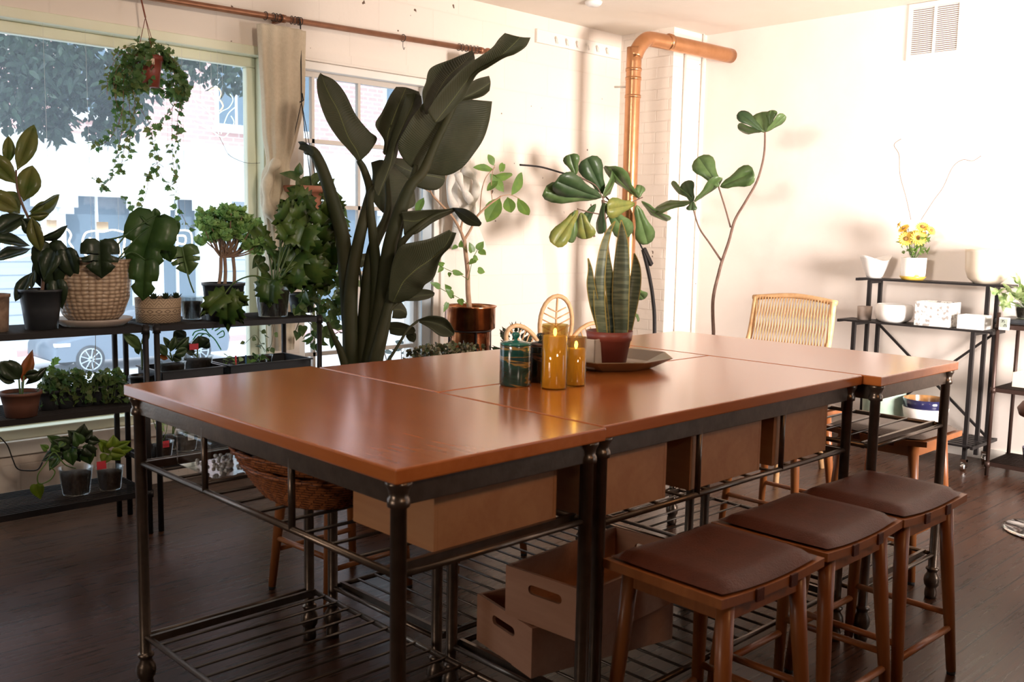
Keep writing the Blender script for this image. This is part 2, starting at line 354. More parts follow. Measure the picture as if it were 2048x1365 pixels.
def snakemat():
    m, t, b = new_mat('banded_snake_plant_leaf'); N = t.nodes; L = t.links
    tc = N.new('ShaderNodeTexCoord'); mp = N.new('ShaderNodeMapping'); L.new(tc.outputs['Object'], mp.inputs[0]); mp.inputs['Scale'].default_value = (6, 6, 70)
    nz = N.new('ShaderNodeTexNoise'); nz.inputs['Scale'].default_value = 1.5; nz.inputs['Detail'].default_value = 4; L.new(mp.outputs[0], nz.inputs['Vector'])
    r = N.new('ShaderNodeValToRGB'); r.color_ramp.elements[0].position = .42; r.color_ramp.elements[1].position = .6
    r.color_ramp.elements[0].color = (.07, .09, .05, 1); r.color_ramp.elements[1].color = (.17, .19, .11, 1)
    L.new(nz.outputs[0], r.inputs[0]); L.new(r.outputs[0], b.inputs['Base Color']); b.inputs['Roughness'].default_value = .45
    return m
M['snake'] = snakemat()
M['snakeedge'] = mat('snake_plant_yellow_margin', (.32, .24, .05), .5)

# ------------------------------------------------------------------ leaf shapes (u along, v across half width) and leaf builder
def _sym(p): return p+[(u, -v) for u, v in reversed(p) if abs(v) > 1e-6]
SH = {
 'slit': _sym([(.06, 0), (-.06, .12), (-.05, .34), (.08, .48), (.26, .5), (.34, .49), (.30, .26), (.36, .26), (.44, .48), (.56, .44), (.50, .22), (.55, .21), (.66, .38), (.80, .26), (.92, .1), (1, 0)]),
 'palm': _sym([(.04, 0), (-.12, .12), (-.20, .34), (-.02, .34), (.0, .5), (.16, .40), (.28, .56), (.36, .38), (.54, .50), (.56, .32), (.76, .34), (.74, .18), (1, 0)]),
 'ellipse': _sym([(0, 0), (.08, .10), (.2, .30), (.35, .44), (.5, .5), (.65, .46), (.8, .34), (.92, .17), (1, 0)]),
 'fiddle': _sym([(0, 0), (.05, .10), (.18, .22), (.32, .25), (.48, .34), (.62, .46), (.76, .5), (.88, .42), (.96, .24), (.98, 0)]),
 'heart': _sym([(.06, 0), (-.02, .14), (.0, .32), (.12, .46), (.3, .5), (.5, .42), (.7, .27), (.88, .1), (1, 0)]),
 'ivy': _sym([(0.05, 0), (-.05, .18), (.10, .28), (.12, .5), (.32, .34), (.5, .42), (.62, .2), (1, 0)]),
 'monstera': _sym([(.06, 0), (-.05, .12), (-.05, .32), (.08, .46), (.2, .50), (.24, .22), (.30, .22), (.36, .50), (.50, .47), (.46, .18), (.52, .17), (.64, .42), (.76, .32), (.68, .12), (.74, .11), (.88, .2), (1, 0)]),
 'bigmon': _sym([(.05, 0), (-.07, .14), (-.04, .36), (.1, .48), (.3, .5), (.48, .46), (.5, .28), (.56, .28), (.66, .4), (.8, .3), (.92, .12), (1, 0)]),
 'lobed': _sym([(.08, 0), (-.08, .2), (-.12, .42), (.05, .28), (.08, .5), (.2, .26), (.3, .5), (.38, .24), (.5, .42), (.56, .2), (.7, .33), (.74, .13), (1, 0)]),
 'lance': _sym([(0, 0), (.15, .28), (.35, .5), (.6, .42), (.85, .16), (1, 0)]),
 'thin': _sym([(0, 0), (.25, .5), (.6, .45), (1, 0)]),
}
def add_leaf(mb, P, D, N, L, W, kind='ellipse', curl=.15, fold=.12, simple=False, twist=0):
    P = V(P); D = V(D).normalized(); N = V(N); N = (N - D*N.dot(D))
    if N.length < 1e-5: N = V((0, 0, 1))-D*D.z
    N.normalize(); X = D.cross(N)
    out = SH[kind]
    def pt(u, v):
        z = -curl*u*u*L + fold*abs(v)*W*1.0 - .04*L*math.sin(u*9)*abs(v)
        a = twist*u; vx = v*W
        return P + D*(u*L*(1-.25*abs(curl)*u)) + X*(vx*math.cos(a)) + N*(z+vx*math.sin(a))
    n = len(out); half = n//2
    vs = [pt(u, v) for u, v in out]
    # midrib row gives folded halves
    rib = [(i/4) for i in range(1, 4)]
    if simple:
        c = pt(.4, 0); mb.add(vs+[c], [(i, (i+1) % n, n) for i in range(n)], True); return
    # each outline vertex projects to the midrib
    rv = [pt(max(0.02, min(.98, u*.9+.06)), 0) for u, v in out]
    fs = [(i, (i+1) % n, n+(i+1) % n, n+i) for i in range(n)]
    mb.add(vs+rv, fs, True)
def leafpx(mb, b, t, Y=None, wpx=30, kind='ellipse', X=None, tilt=0, curl=.12, fold=.15, Yt=None, away=0):
    """leaf from pixel b to pixel t, standing at depth plane Y (tip at Yt), width in pixels"""
    P = at(*b, Y=Y, X=X); T = at(*t, Y=Yt if Yt is not None else Y, X=(X+(away or 0)) if X is not None else None)
    D = T-P; toC = (CAM-P).normalized()
    D0 = D.normalized(); N = toC - D0*toC.dot(D0); N.normalize()
    N = Matrix.Rotation(tilt, 3, D0) @ N
    add_leaf(mb, P, D, N, D.length*(1.03+curl*.25), wpx*mpp(P)/max(.35, math.cos(tilt)), kind, curl, fold)
def petiole(mb, pts, r=.0025, seg=6): mb.tube(spline(pts, 5), r, seg)
def rdir(): 
    a = rnd.uniform(0, 2*PI); z = rnd.uniform(-1, 1); s = math.sqrt(1-z*z); return V((s*math.cos(a), s*math.sin(a), z))
def vine(ms, ml, pts, n, size, kind='ivy', r=.0012, jitter=.02, ml2=None, p2=.3):
    S = spline(pts, 10); ms.tube(S, r, 4, cap=False)
    for i in range(n):
        t = (i+.5)/n*(len(S)-1); p = S[int(t)].lerp(S[min(int(t)+1, len(S)-1)], t-int(t))
        d = rdir(); d.z = d.z*.5-.45; q = p + rdir()*jitter*.5
        L = size*rnd.uniform(.6, 1.2)
        tgt = ml2 if (ml2 is not None and rnd.random() < p2) else ml
        add_leaf(tgt, q, d, rdir()+V((-.5, -.8, .5)), L, L*rnd.uniform(.75, 1.0), kind, rnd.uniform(0, .3), .15)
def at3(px, py, d): return at(px, py, Y=d)

# ------------------------------------------------------------------ the room
HC, XW, YW, XC, YC = 2.845, 6.25, 4.86, 5.84, 4.37
def struct(mb, name, m, **k): return mb.build(name, m, kind='structure', **k)
struct(MB().box(-2.2, XW+.2, -1.3, YW+.25, -.12, 0), 'floor', M['floor'])
struct(MB().box(-2.2, XW+.2, -1.3, YW+.3, HC, HC+.15), 'ceiling', M['ceiling'])
struct(MB().box(XW, XW+.2, -1.3, YW+.3, 0, HC), 'wall_right', M['plaster'])
M['darkwall'] = mat('dark_brown_wall_paint', (.10, .065, .045), .8)
struct(MB().box(-2.2, -2.0, -1.3, YW+.3, 0, HC), 'wall_left', M['darkwall'])
# near wall with an assumed opening, added for the light from the right
w = MB(); w.box(-2.2, 3.9, -1.3, -1.1, 0, HC); w.box(5.2, XW, -1.3, -1.1, 0, HC); w.box(3.9, 5.2, -1.3, -1.1, 0, .45); w.box(3.9, 5.2, -1.3, -1.1, 2.2, HC)
struct(w, 'wall_near', M['darkwall'])
# street wall: large opening 1.30..2.79 (and on to the left), small opening 3.03..3.93
ZT, ZB = 2.30, .335
BX0, BX1, SX0, SX1 = -.6, 2.83, 3.01, 3.99
w = MB()
w.box(-2.0, BX0, YW, YW+.28, 0, HC); w.box(BX0, BX1, YW, YW+.28, ZT+.03, HC); w.box(BX0, BX1, YW, YW+.28, 0, ZB-.03)
w.box(BX1, SX0, YW, YW+.28, 0, HC); w.box(SX0, SX1, YW, YW+.28, ZT, HC); w.box(SX0, SX1, YW, YW+.28, 0, .40); w.box(SX1, XW, YW, YW+.28, 0, HC)
struct(w, 'wall_street', M['block'])
struct(MB().box(XC, XW, YC, YW, 0, HC), 'wall_corner_column', M['brickcol'])
# a flat pilaster strip with conduit on the column side
tg = MB(); tg.tube([(XW-.06, YC-.012, 0), (XW-.06, YC-.012, HC)], .008, 8); struct(tg, 'trim_1', M['trimwhite'])
tg = MB(); tg.tube([(XC+.13, YC-.012, 0), (XC+.13, YC-.012, 2.78)], .009, 8); struct(tg, 'trim_2', M['trimwhite'])
struct(MB().box(XW-.015, XW, -1.1, YC, 0, .07), 'baseboard_right', M['trimwhite'])
# wooden strip of hooks high on the wall, and a thin lintel board over the small window
hs = MB().box(4.90, 5.80, YW-.025, YW, 2.66, 2.75)
struct(hs, 'trim_3', M['trimwhite'], bevel=.004)
hk = MB()
for i in range(6): hk.tube([(5.08+i*.11, YW-.03, 2.72), (5.08+i*.11, YW-.05, 2.70), (5.09+i*.11, YW-.045, 2.675)], .006, 6)
struct(hk, 'trim_4', M['trimwhite'])
struct(MB().box(SX0, SX1+.02, YW-.015, YW, 2.30, 2.36), 'trim_5', M['block'])
# sill ledge under the big window
struct(MB().box(BX0-.02, BX1+.02, YW-.05, YW+.2, ZB-.07, ZB), 'trim_6', M['trimwhite'], bevel=.005)
# windows
def frame(mb, x0, x1, z0, z1, w, y0, y1):
    mb.box(x0, x1, y0, y1, z1-w, z1); mb.box(x0, x1, y0, y1, z0, z0+w); mb.box(x0, x0+w, y0, y1, z0+w, z1-w); mb.box(x1-w, x1, y0, y1, z0+w, z1-w)
f = MB(); frame(f, BX0, BX1, ZB, ZT+.03, .05, YW-.02, YW+.16); wf = struct(f, 'window_1', M['trimgreen'], bevel=.006)
f = MB(); frame(f, BX0+.05, BX1-.05, ZB+.02, ZT-.02, .055, YW+.06, YW+.11); f.build('window_sash', M['trimgreen'], wf, bevel=.008)
MB().box(BX0+.1, BX1-.1, YW+.083, YW+.089, ZB+.05, ZT-.06).build('window_pane', M['winglass'], wf)
f = MB(); frame(f, SX0, SX1, .40, ZT, .045, YW+.01, YW+.2); wf2 = struct(f, 'window_2', M['trimwhite'], bevel=.005)
f = MB(); frame(f, SX0+.045, SX1-.045, .45, ZT-.045, .03, YW+.08, YW+.12)
for x in (3.165, 3.49): f.box(x-.009, x+.009, YW+.085, YW+.115, .45, ZT-.045)
for z in (.60, 1.08, 1.48, 1.86): f.box(SX0+.05, SX1-.05, YW+.085, YW+.115, z-.012, z+.012)
f.build('window_muntins', mat('taupe_sash_paint', (.55, .49, .43), .5), wf2)
MB().box(SX0+.07, SX1-.07, YW+.098, YW+.102, .47, ZT-.07).build('window_pane', M['winglass'], wf2)
# vertical boards beside the small window
f = MB(); f.box(3.99, 4.03, YW-.03, YW, .4, 2.2); f.box(4.06, 4.09, YW-.02, YW, .1, 2.0); struct(f, 'trim_7', M['trimwhite'])
struct(MB().box(3.91, 3.985, YW-.012, YW, .4, 2.2), 'trim_8', mat('pale_blue_paint', (.42, .48, .52), .5))

# ------------------------------------------------------------------ outside: street, building, trees, cars
M['stucco'] = mat('white_stucco', (.82, .82, .80), .8, c2=(.86, .86, .84), scale=2, spec=.2)
M['redbrick'] = brickmat('red_brick', (.50, .29, .26), (.56, .34, .31), (.64, .54, .51), .42, .16, .025, .2)
M['asphalt'] = mat('pale_asphalt', (.55, .56, .58), .9, c2=(.62, .63, .65), scale=1.2)
M['shopdark'] = mat('blue_grey_shopfront', (.12, .17, .21), .8, c2=(.15, .20, .25), scale=.6, spec=.05)
M['shutter'] = mat('ribbed_shutter_metal', (.40, .46, .52), .5)
M['curb'] = mat('faded_red_curb', (.66, .34, .32), .8)
def ext():
    struct(MB().box(-20, 60, YW+.4, 34, -2.4, -2.2), 'ground_street', M['asphalt'])
    struct(MB().box(-20, 60, 26.8, 27.2, -2.2, -2.05), 'trim_9', M['curb'])
    F = 30
    e = empty('street_building', (14, F, -2.2), 0, 'white and red brick commercial building across the street', 'building')
    def q(mb, name, m, **k):
        for i, v in enumerate(mb.v): mb.v[i] = (v[0]-14, v[1]-F, v[2]+2.2)
        return mb.build(name, m, e, **k)
    xs = [(-6, 6.2), (6.9, 9.95), (10.63, 12.75), (13.6, 14.9), (15.6, 18.6), (19.3, 22.3), (23, 27), (28, 34)]
    body = MB(); z0, z1, z2 = -2.2, 2.1, 3.75
    body.box(-10, 36, F, F+6, z1, z2)
    px = -10
    for a, b in xs: body.box(px, a, F, F+6, z0, z1); px = b
    body.box(px, 36, F, F+6, z0, z1)
    for a, b in xs: body.box(a, b, F+.55, F+6, z0, z1)
    q(body, 'ground_floor', M['stucco'])
    c = MB(); c.box(-10, 36, F-.3, F, z2-.1, z2+.15); c.box(-10, 36, F-.15, F, z2-.5, z2-.4)
    for x in [v for ab in xs for v in ab]:
        c.tube([(x, F-.05, 1.55), (x, F-.05, 1.75)], .22, 12); c.box(x-.3, x+.3, F-.2, F, 1.75, 2.1)
    q(c, 'cornice', M['stucco'])
    ub = MB(); ub.box(-10, 36, F, F+6, z2, 13); q(ub, 'brick_upper_wall', M['redbrick'])
    k = 0
    for i, (a, b) in enumerate(xs):
        if i in (1, 3+1, 6):
            g = MB(); n = 22
            for j in range(n): g.box(a, b, F+.4+(.04 if j % 2 else 0), F+.5, z0+(z1-z0)*j/n, z0+(z1-z0)*(j+1)/n)
            q(g, 'roller_shutter', M['shutter'])
        else:
            g = MB(); g.box(a, b, F+.45, F+.5, z0, z1); q(g, 'shop_window', M['shopdark'])
            g = MB(); g.box((a+b)/2-.04, (a+b)/2+.04, F+.38, F+.45, z0, z1); q(g, 'mullion', M['stucco'])
    for x in (-4, 1, 6, 11.3, 16.2, 18.4, 23, 28):
        g = MB(); frame(g, x-.75, x+.75, 4.5, 6.7, .12, F-.06, F+.02); g.box(x-.04, x+.04, F-.05, F, 4.6, 6.6); g.box(x-.85, x+.85, F-.15, F, 4.35, 4.5)
        wnd = q(g, 'upper_window', M['stucco'])
        g = MB(); g.box(x-.7, x+.7, F-.03, F-.01, 4.6, 6.6); o = q(g, 'pane', M['shopdark']); o.parent = wnd
ext()
def car(name, x, y, body, label, flip=1):
    e = empty(name, (x, y, -2.2), 0, label, 'car'); e.scale = (flip, 1, 1)
    prof = [(0, .35), (.02, .62), (.12, .78), (.9, .92), (1.35, .98), (2.05, 1.38), (3.1, 1.42), (3.8, 1.08), (4.35, 1.0), (4.45, .6), (4.4, .32)]
    b = MB(); rows = []
    for sy, ins in ((0, .12), (.06, .0), (1.7, .0), (1.76, .12)):
        rows.append([V((px+(ins if px < 2 else -ins)*.6, sy, pz-ins*.4)) for px, pz in prof])
    b.grid(rows); 
    for sy in (0, -1): b.add([r for r in rows[sy]], [tuple(range(len(prof)))], False)
    b.add([rows[0][0], rows[-1][0], rows[-1][-1], rows[0][-1]], [(0, 1, 2, 3)])
    b.build('car_body', body, e)
    wm = M['blackpot']
    for wx in (.85, 3.55):
        for wy in (-.02, 1.58):
            g = MB(); c = 18
            g.tube([(wx, wy, .33), (wx, wy+.2, .33)], .33, 24); t = g.build('wheel', wm, e)
            g = MB(); g.tube([(wx, wy-.012, .33), (wx, wy+.01, .33)], .07, 12)
            for i in range(9):
                a = 2*PI*i/9; g.bar((wx, wy-.008, .33), (wx+.25*math.cos(a), wy-.008, .33+.25*math.sin(a)), .035, .02)
            g.tube([(wx+.25*math.cos(2*PI*i/20), wy-.005, .33+.25*math.sin(2*PI*i/20)) for i in range(20)], .016, 6, closed=True)
            g.build('rim', M['shutter'], t)
    g = MB(); g.add([(1.45, -.012, 1.0), (2.08, -.012, 1.33), (3.05, -.012, 1.36), (3.6, -.012, 1.08)], [(0, 1, 2, 3)]); g.build('side_window', M['shopdark'], e)
    g = MB(); g.box(.06, .4, -.02, .1, .66, .74); g.build('headlamp', M['white'], e)
    return e
car('parked_car', 7.75, 23, mat('grey_blue_car_paint', (.16, .20, .25), .25, .4), 'dark grey car parked across the street beyond the big window')
car('parked_car', 7.15, 23.4, mat('white_car_paint', (.8, .8, .8), .3), 'white car at the lower left edge of the big window', -1)
# street tree: hanging foliage
def street_tree():
    e = empty('street_tree', (.6, 9.2, -2.2), 0, 'dark leafy street tree hanging over the top of the big window', 'tree')
    g = MB(); g.tube(spline([(0, 0, 0), (.05, .1, 2.2), (-.05, 0, 4.2), (.3, 0, 5.6)], 6), [.2]*19, 12)
    for a in ((1.6, 0, 6.3), (3.2, .3, 6.1), (4.2, -.2, 6.2)): g.tube(spline([(.1, 0, 4.4), (a[0]*.5, a[1], 5.7), a], 5), lerpr(.1, .03, 11), 8)
    g.build('trunk', M['bark'], e)
    ml = MB()
    # clumps given where foliage hangs as (px,py,radius m, count)
    cl = []
    for px, py, r, n in ((-40, 90, .6, 420), (-20, 170, .45, 300), (30, 130, .5, 420), (90, 130, .45, 420), (60, 190, .35, 260), (150, 120, .4, 300), (115, 200, .3, 180), (118, 262, .12, 60), (95, 240, .2, 120), (150, 165, .3, 200), (20, 225, .2, 90),
                         (215, 140, .38, 300), (215, 210, .22, 160), (205, 265, .14, 80), (250, 180, .3, 260), (250, 240, .2, 120), (300, 120, .38, 240), (380, 125, .25, 140), (430, 140, .2, 90), (480, 150, .25, 130), (350, 130, .2, 70), (500, 170, .16, 60)):
        c = at(px, py-8, Y=9.2)
        for _ in range(n):
            d = rdir()*(rnd.random()**.45)*r; p = c+V((d.x, d.y*2.2, d.z))
            dd = rdir(); dd.z = -abs(dd.z)-.3; L = rnd.uniform(.07, .13)
            add_leaf(ml, p-V((.6, 9.2, -2.2)), dd, rdir()+V((0, -.6, .2)), L, L*.42, 'thin', .1, .1, simple=True)
    # upper crown over the frame
    for _ in range(2600):
        p = V((rnd.uniform(-1.5, 6), rnd.uniform(-1.3, 2.2), rnd.uniform(5.15, 6.6)))
        dd = rdir(); L = rnd.uniform(.09, .16)
        add_leaf(ml, p, dd, rdir(), L, L*.42, 'thin', .1, .1, simple=True)
    ml.build('foliage', M['street'], e, kind='stuff')
street_tree()
# planter shrub outside low
def out_shrub():
    p0 = at(805, 690, Y=5.9)
    e = empty('outdoor_shrub', (p0.x, 5.9, -.2), 0, 'blue green leafy shrub outside beneath the small window', 'shrub')
    ml = MB(); g = MB()
    for i in range(26):
        d = rdir(); d.z = abs(d.z)+.9; d.normalize(); L = rnd.uniform(.5, .85)
        tip = V((d.x*L*.6, d.y*L*.3, d.z*L)); g.tube([(0, 0, 0), tip*.6+V((0, 0, .05)), tip], .004, 4)
        for k in range(7):
            q = tip*(.45+.08*k); add_leaf(ml, q, rdir()+V((0, 0, .2)), rdir()+V((0, -.7, .5)), .1, .05, 'ellipse', .1, .1, simple=True)
    g.build('stems', M['bark'], e); ml.build('leaves', M['street'], e)
out_shrub()

# ------------------------------------------------------------------ work tables
TT = .914
def work_table(cx, cy, L, W, rz, label, zu=.688):
    e = empty('work_table', (cx, cy, 0), rz, label, 'table', 'wood topped work tables pushed together')
    l, w = L/2, W/2
    MB().box(-l, l, -w, w, TT-.032, TT).build('tabletop', M['tabletop'], e, bevel=.004)
    il = .031
    a = MB(); h0, h1 = TT-.083, TT-.032
    a.box(-l+il, l-il, -w+il-.008, -w+il+.008, h0, h1); a.box(-l+il, l-il, w-il-.008, w-il+.008, h0, h1)
    a.box(-l+il-.008, -l+il+.008, -w+il, w-il, h0, h1); a.box(l-il-.008, l-il+.008, -w+il, w-il, h0, h1)
    a.build('apron', M['steel'], e, bevel=.002)
    prof = [(.001, .882), (.027, .882), (.027, .874), (.021, .862), (.019, .850), (.0225, .846), (.0235, .838), (.0225, .830), (.0165, .827), (.0165, .125), (.0185, .122), (.024, .118), (.024, .112), (.019, .108), (.018, .100), (.0265, .085), (.029, .070), (.026, .052), (.019, .042), (.022, .030), (.023, .012), (.020, .0), (.001, 0)]
    for sx in (-1, 1):
        for sy in (-1, 1):
            g = MB(); g.lathe(prof, 20, (sx*(l-il), sy*(w-il), 0)); g.build('leg', M['steel'], e)
    for nm, z, n in (('upper_shelf', zu, 11), ('lower_shelf', .172, 17)):
        g = MB(); r = .0085
        for s in (-1, 1):
            g.tube([(-l+il, s*(w-il), z), (l-il, s*(w-il), z)], r, 8)
            g.bar((s*(l-il-.035), -w+il, z), (s*(l-il-.035), w-il, z), .012, .022)
            g.tube([(s*(l-il), -w+il, z), (s*(l-il), w-il, z)], r*.9, 8)
        sh = g.build(nm, M['steel'], e)
        g = MB()
        for i in range(1, n):
            x = -l+il+.03 + (L-2*il-.06)*i/n
            g.tube([(x, -w+il, z+.004), (x, w-il, z+.004)], .0045, 6)
        g.build('rods', M['wirerod'], sh)
    for s in (-1, 1):
        for x in (-l*.33, l*.33):
            g = MB(); g.tube([(x, s*(w-il), zu), (x, s*(w-il), TT-.06)], .0085, 8); g.build('divider_post', M['steel'], e)
    return e
work_table(1.4065, 2.068, 1.264, .617, PI/2, 'near work table set crosswise, its corner nearest the viewer, wood top on metal legs')
work_table(2.378, 1.753, 1.314, .603, 0, 'middle work table nearest the three brown stools, long side to the right', .662)
work_table(2.378, 2.362, 1.314, .603, 0, 'middle work table on the window side, behind the candles and green jar', .662)
work_table(3.361, 2.030, 1.28, .636, PI/2, 'far work table set crosswise at the end towards the white wall', .672)

# ------------------------------------------------------------------ stools
def stool(x, y, rz, label, leather='leather', z=.60, LX=.405, LY=.335, group='backless wooden stools with leather pads'):
    e = empty('counter_stool', (x, y, 0), rz, label, 'stool', group)
    a, b = LX/2, LY/2
    # cushion: soft pad
    rows = []; nx, ny = 14, 12
    def edge(t): return (1-abs(t)**6)**.35
    for side in (1, -1):
        R = []
        for i in range(nx+1):
            u = -1+2*i/nx; row = []
            for j in range(ny+1):
                v = -1+2*j/ny
                k = edge(u)*edge(v)
                sad = .010*(u*u) 
                row.append(V((a*u*(1-.02*v*v), b*v*(1-.02*u*u), z-.024 + sad + (side*.025*k if side > 0 else side*.008*k))))
            R.append(row)
        rows.append(R)
    c = MB(); c.grid(rows[0]); c.grid([r[::-1] for r in rows[1]])
    c.build('cushion', M[leather], e)
    # seat plank with a slight saddle
    g = MB(); P = []
    for zz in (z-.030, z-.052):
        P.append([[V(((a+.012)*(-1+2*i/8), (b+.006)*(-1+2*j/4), zz+.010*(-1+2*i/8)**2)) for j in range(5)] for i in range(9)])
    g.grid(P[0], False); g.grid([r[::-1] for r in P[1]], False)
    for (s, e2) in (((0, slice(None)), 0),):
        pass
    def side(idx):
        A = [P[0][i][j] for i, j in idx]; B = [P[1][i][j] for i, j in idx]; g.grid([A, B], False)
    side([(i, 0) for i in range(9)]); side([(8, j) for j in range(5)]); side([(i, 4) for i in range(8, -1, -1)]); side([(0, j) for j in range(4, -1, -1)])
    g.build('seat', M['stoolwood'], e)
    # legs splay
    top = z-.052; fx, fy = a-.012, b+.006; tx, ty = a-.055, b-.03
    for sx in (-1, 1):
        for sy in (-1, 1):
            g = MB(); g.tube([(sx*tx, sy*ty, top+.01), (sx*(tx*.7+fx*.3), sy*(ty*.7+fy*.3), top*.68), (sx*fx, sy*fy, .012)], [.021, .020, .0145], 14)
            lg = g.build('leg', M['stoolwood'], e)
            g = MB(); g.tube([(sx*fx, sy*fy, .012), (sx*fx, sy*fy, 0)], [.014, .013], 12); g.build('foot_cap', M['dark'], lg)
    def L(sx, sy, zz):
        t = 1-zz/top; return V((sx*(tx+(fx-tx)*t), sy*(ty+(fy-ty)*t), zz))
    for sx in (-1, 1):
        g = MB(); g.bar(L(sx, -1, top-.02), L(sx, 1, top-.02), .02, .045); g.build('apron', M['stoolwood'], e, bevel=.002)
        g = MB(); g.tube([L(sx, -1, .20), L(sx, 1, .20)], .0105, 8); g.build('stretcher', M['stoolwood'], e)
    for sy in (-1, 1):
        g = MB(); g.bar(L(-1, sy, top-.02), L(1, sy, top-.02), .02, .045); g.build('apron', M['stoolwood'], e, bevel=.002)
        g = MB(); g.tube([L(-1, sy, .155), L(1, sy, .155)], .0105, 8); g.build('stretcher', M['stoolwood'], e)
    # straps holding the cushion
    for sx in (-.35, .35):
        for sy in (-1, 1):
            g = MB(); g.box(sx*a-.014, sx*a+.014, sy*(b+.009)-.003, sy*(b+.009)+.003, z-.056, z-.026); g.build('strap', M['leather'], e)
    return e
stool(1.962, 1.287, -.03, 'brown leather topped stool nearest the viewer, at the left of the row of three')
stool(2.420, 1.29, 0, 'middle brown leather topped stool in the row of three on the right')
stool(2.855, 1.282, -.02, 'far brown leather topped stool in the row of three, beside the open floor')
stool(3.90, 1.72, PI/2, 'taupe padded stool half under the far work table, by the white wall shelf', 'greyleather')
stool(3.98, 2.28, PI/2, 'padded stool behind the far work table, beside the rattan chair', 'greyleather')
stool(2.02, 2.98, .05, 'wooden stool on the window side, its leg seen between the near table legs')
stool(2.62, 2.96, 0, 'wooden stool on the window side, seen under the middle work table')

# ------------------------------------------------------------------ rattan lounge chair by the white wall
def rattan_chair(x, y, rz):
    e = empty('rattan_armchair', (x, y, 0), rz, 'pale rattan armchair with string laced back by the white wall', 'chair')
    W2 = .275
    f = MB()
    bl = [V((-.13, -W2, .38)), V((.10, -W2*.96, .68)), V((.17, -W2*.93, .98))]
    br_ = [V((p.x, -p.y, p.z)) for p in bl]
    f.tube(spline(bl, 5), .018, 10); f.tube(spline(br_, 5), .018, 10)
    f.tube(spline([bl[-1]+V((0, -.02, -.005)), V((.185, 0, 1.0)), br_[-1]+V((0, .02, -.005))], 6), .016, 10)
    f.tube([V((.10, -W2, .66)), V((.10, W2, .66))], .013, 8)
    f.build('backrest_frame', M['rattan'], e)
    g = MB(); n = 26
    for i in range(n):
        t = -W2*.88+2*W2*.88*i/(n-1)
        for o, s in ((.0, .03), (.012, -.03)):
            g.tube([(.172-o, t, .985), (.105-o, t+s, .67)], .0032, 5)
    g.build('backrest_lacing', M['rattan'], e)
    s = MB(); s.box(-.42, .08, -W2+.02, W2-.02, .37, .40); s.build('seat', M['rattan'], e, bevel=.01)
    for sy in (-1, 1):
        for xx, tx in ((-.43, -.38), (.10, .02)):
            g = MB(); g.tube([(tx, sy*(W2-.02), .39), (xx, sy*W2, 0)], .016, 10); g.build('leg', M['rattan'], e)
        g = MB(); g.tube(spline([(-.40, sy*W2, .38), (-.36, sy*(W2+.02), .60), (-.1, sy*(W2+.03), .63), (.09, sy*(W2+.01), .64)], 5), .014, 8); g.build('armrest', M['rattan'], e)
    g = MB(); g.tube([(-.43, -W2, .15), (-.43, W2, .15)], .012, 8); g.build('stretcher', M['rattan'], e)
    return e
rattan_chair(5.12, 2.99, .02)
# petal backed rattan chair near the corner
def petal_chair(x, y, rz):
    e = empty('petal_back_chair', (x, y, 0), rz, 'small rattan chair with three leaf shaped back loops behind the candles', 'chair')
    def petal(cx, cz, ang, L, W):
        f = MB(); g = MB(); d = V((math.sin(ang), 0, math.cos(ang))); s = V((math.cos(ang), 0, -math.sin(ang))); b = V((cx, 0, cz)); pts = []
        for k in range(28):
            t = 2*PI*k/28; u = .5-.5*math.cos(t); v = math.sin(t)*(.52+.48*u**.7)
            pts.append(b + d*(u*L) + s*(v*W/2) + V((0, -.03*u, 0)))
        f.tube(pts, .013, 8, closed=True)
        g.tube([b, b+d*L+V((0, -.03, 0))], .006, 6)
        for k in range(1, 9):
            u = k/9.5; w = W/2*math.sin(math.acos(1-2*min(.98, u+.08)))*(.52+.48*u**.7)
            for sg in (-1, 1): g.tube([b+d*(u*L*.92)+V((0, -.03*u, 0)), b+d*(u*L*.92+w*.42)+s*(sg*w*.93)+V((0, -.03*u, 0))], .0042, 5)
        o = f.build('back_loop', M['rattan'], e); g.build('loop_ribs', M['rattan'], o)
    petal(0, .57, 0, .42, .25); petal(-.05, .55, -.78, .36, .20); petal(.05, .55, .78, .36, .22)
    c = MB(); c.lathe([(.001, .44), (.21, .44), (.22, .425), (.21, .41), (.001, .41)], 24, (0, -.2, 0)); c.build('seat', M['rattan'], e)
    for sx, sy in ((-1, -.36), (1, -.36), (-1, -.04), (1, -.04)):
        g = MB(); g.tube([(sx*.13, sy, .42), (sx*.17, sy*1.08, 0)], .013, 8); g.build('leg', M['rattan'], e)
    g = MB(); g.tube([(-.12, -.03, .42), (-.05, 0, .60)], .011, 8); g.tube([(.12, -.03, .42), (.05, 0, .60)], .011, 8); g.build('back_support', M['rattan'], e)
p = at(1108, 690, Y=3.85); petal_chair(p.x, 3.85, -.35)

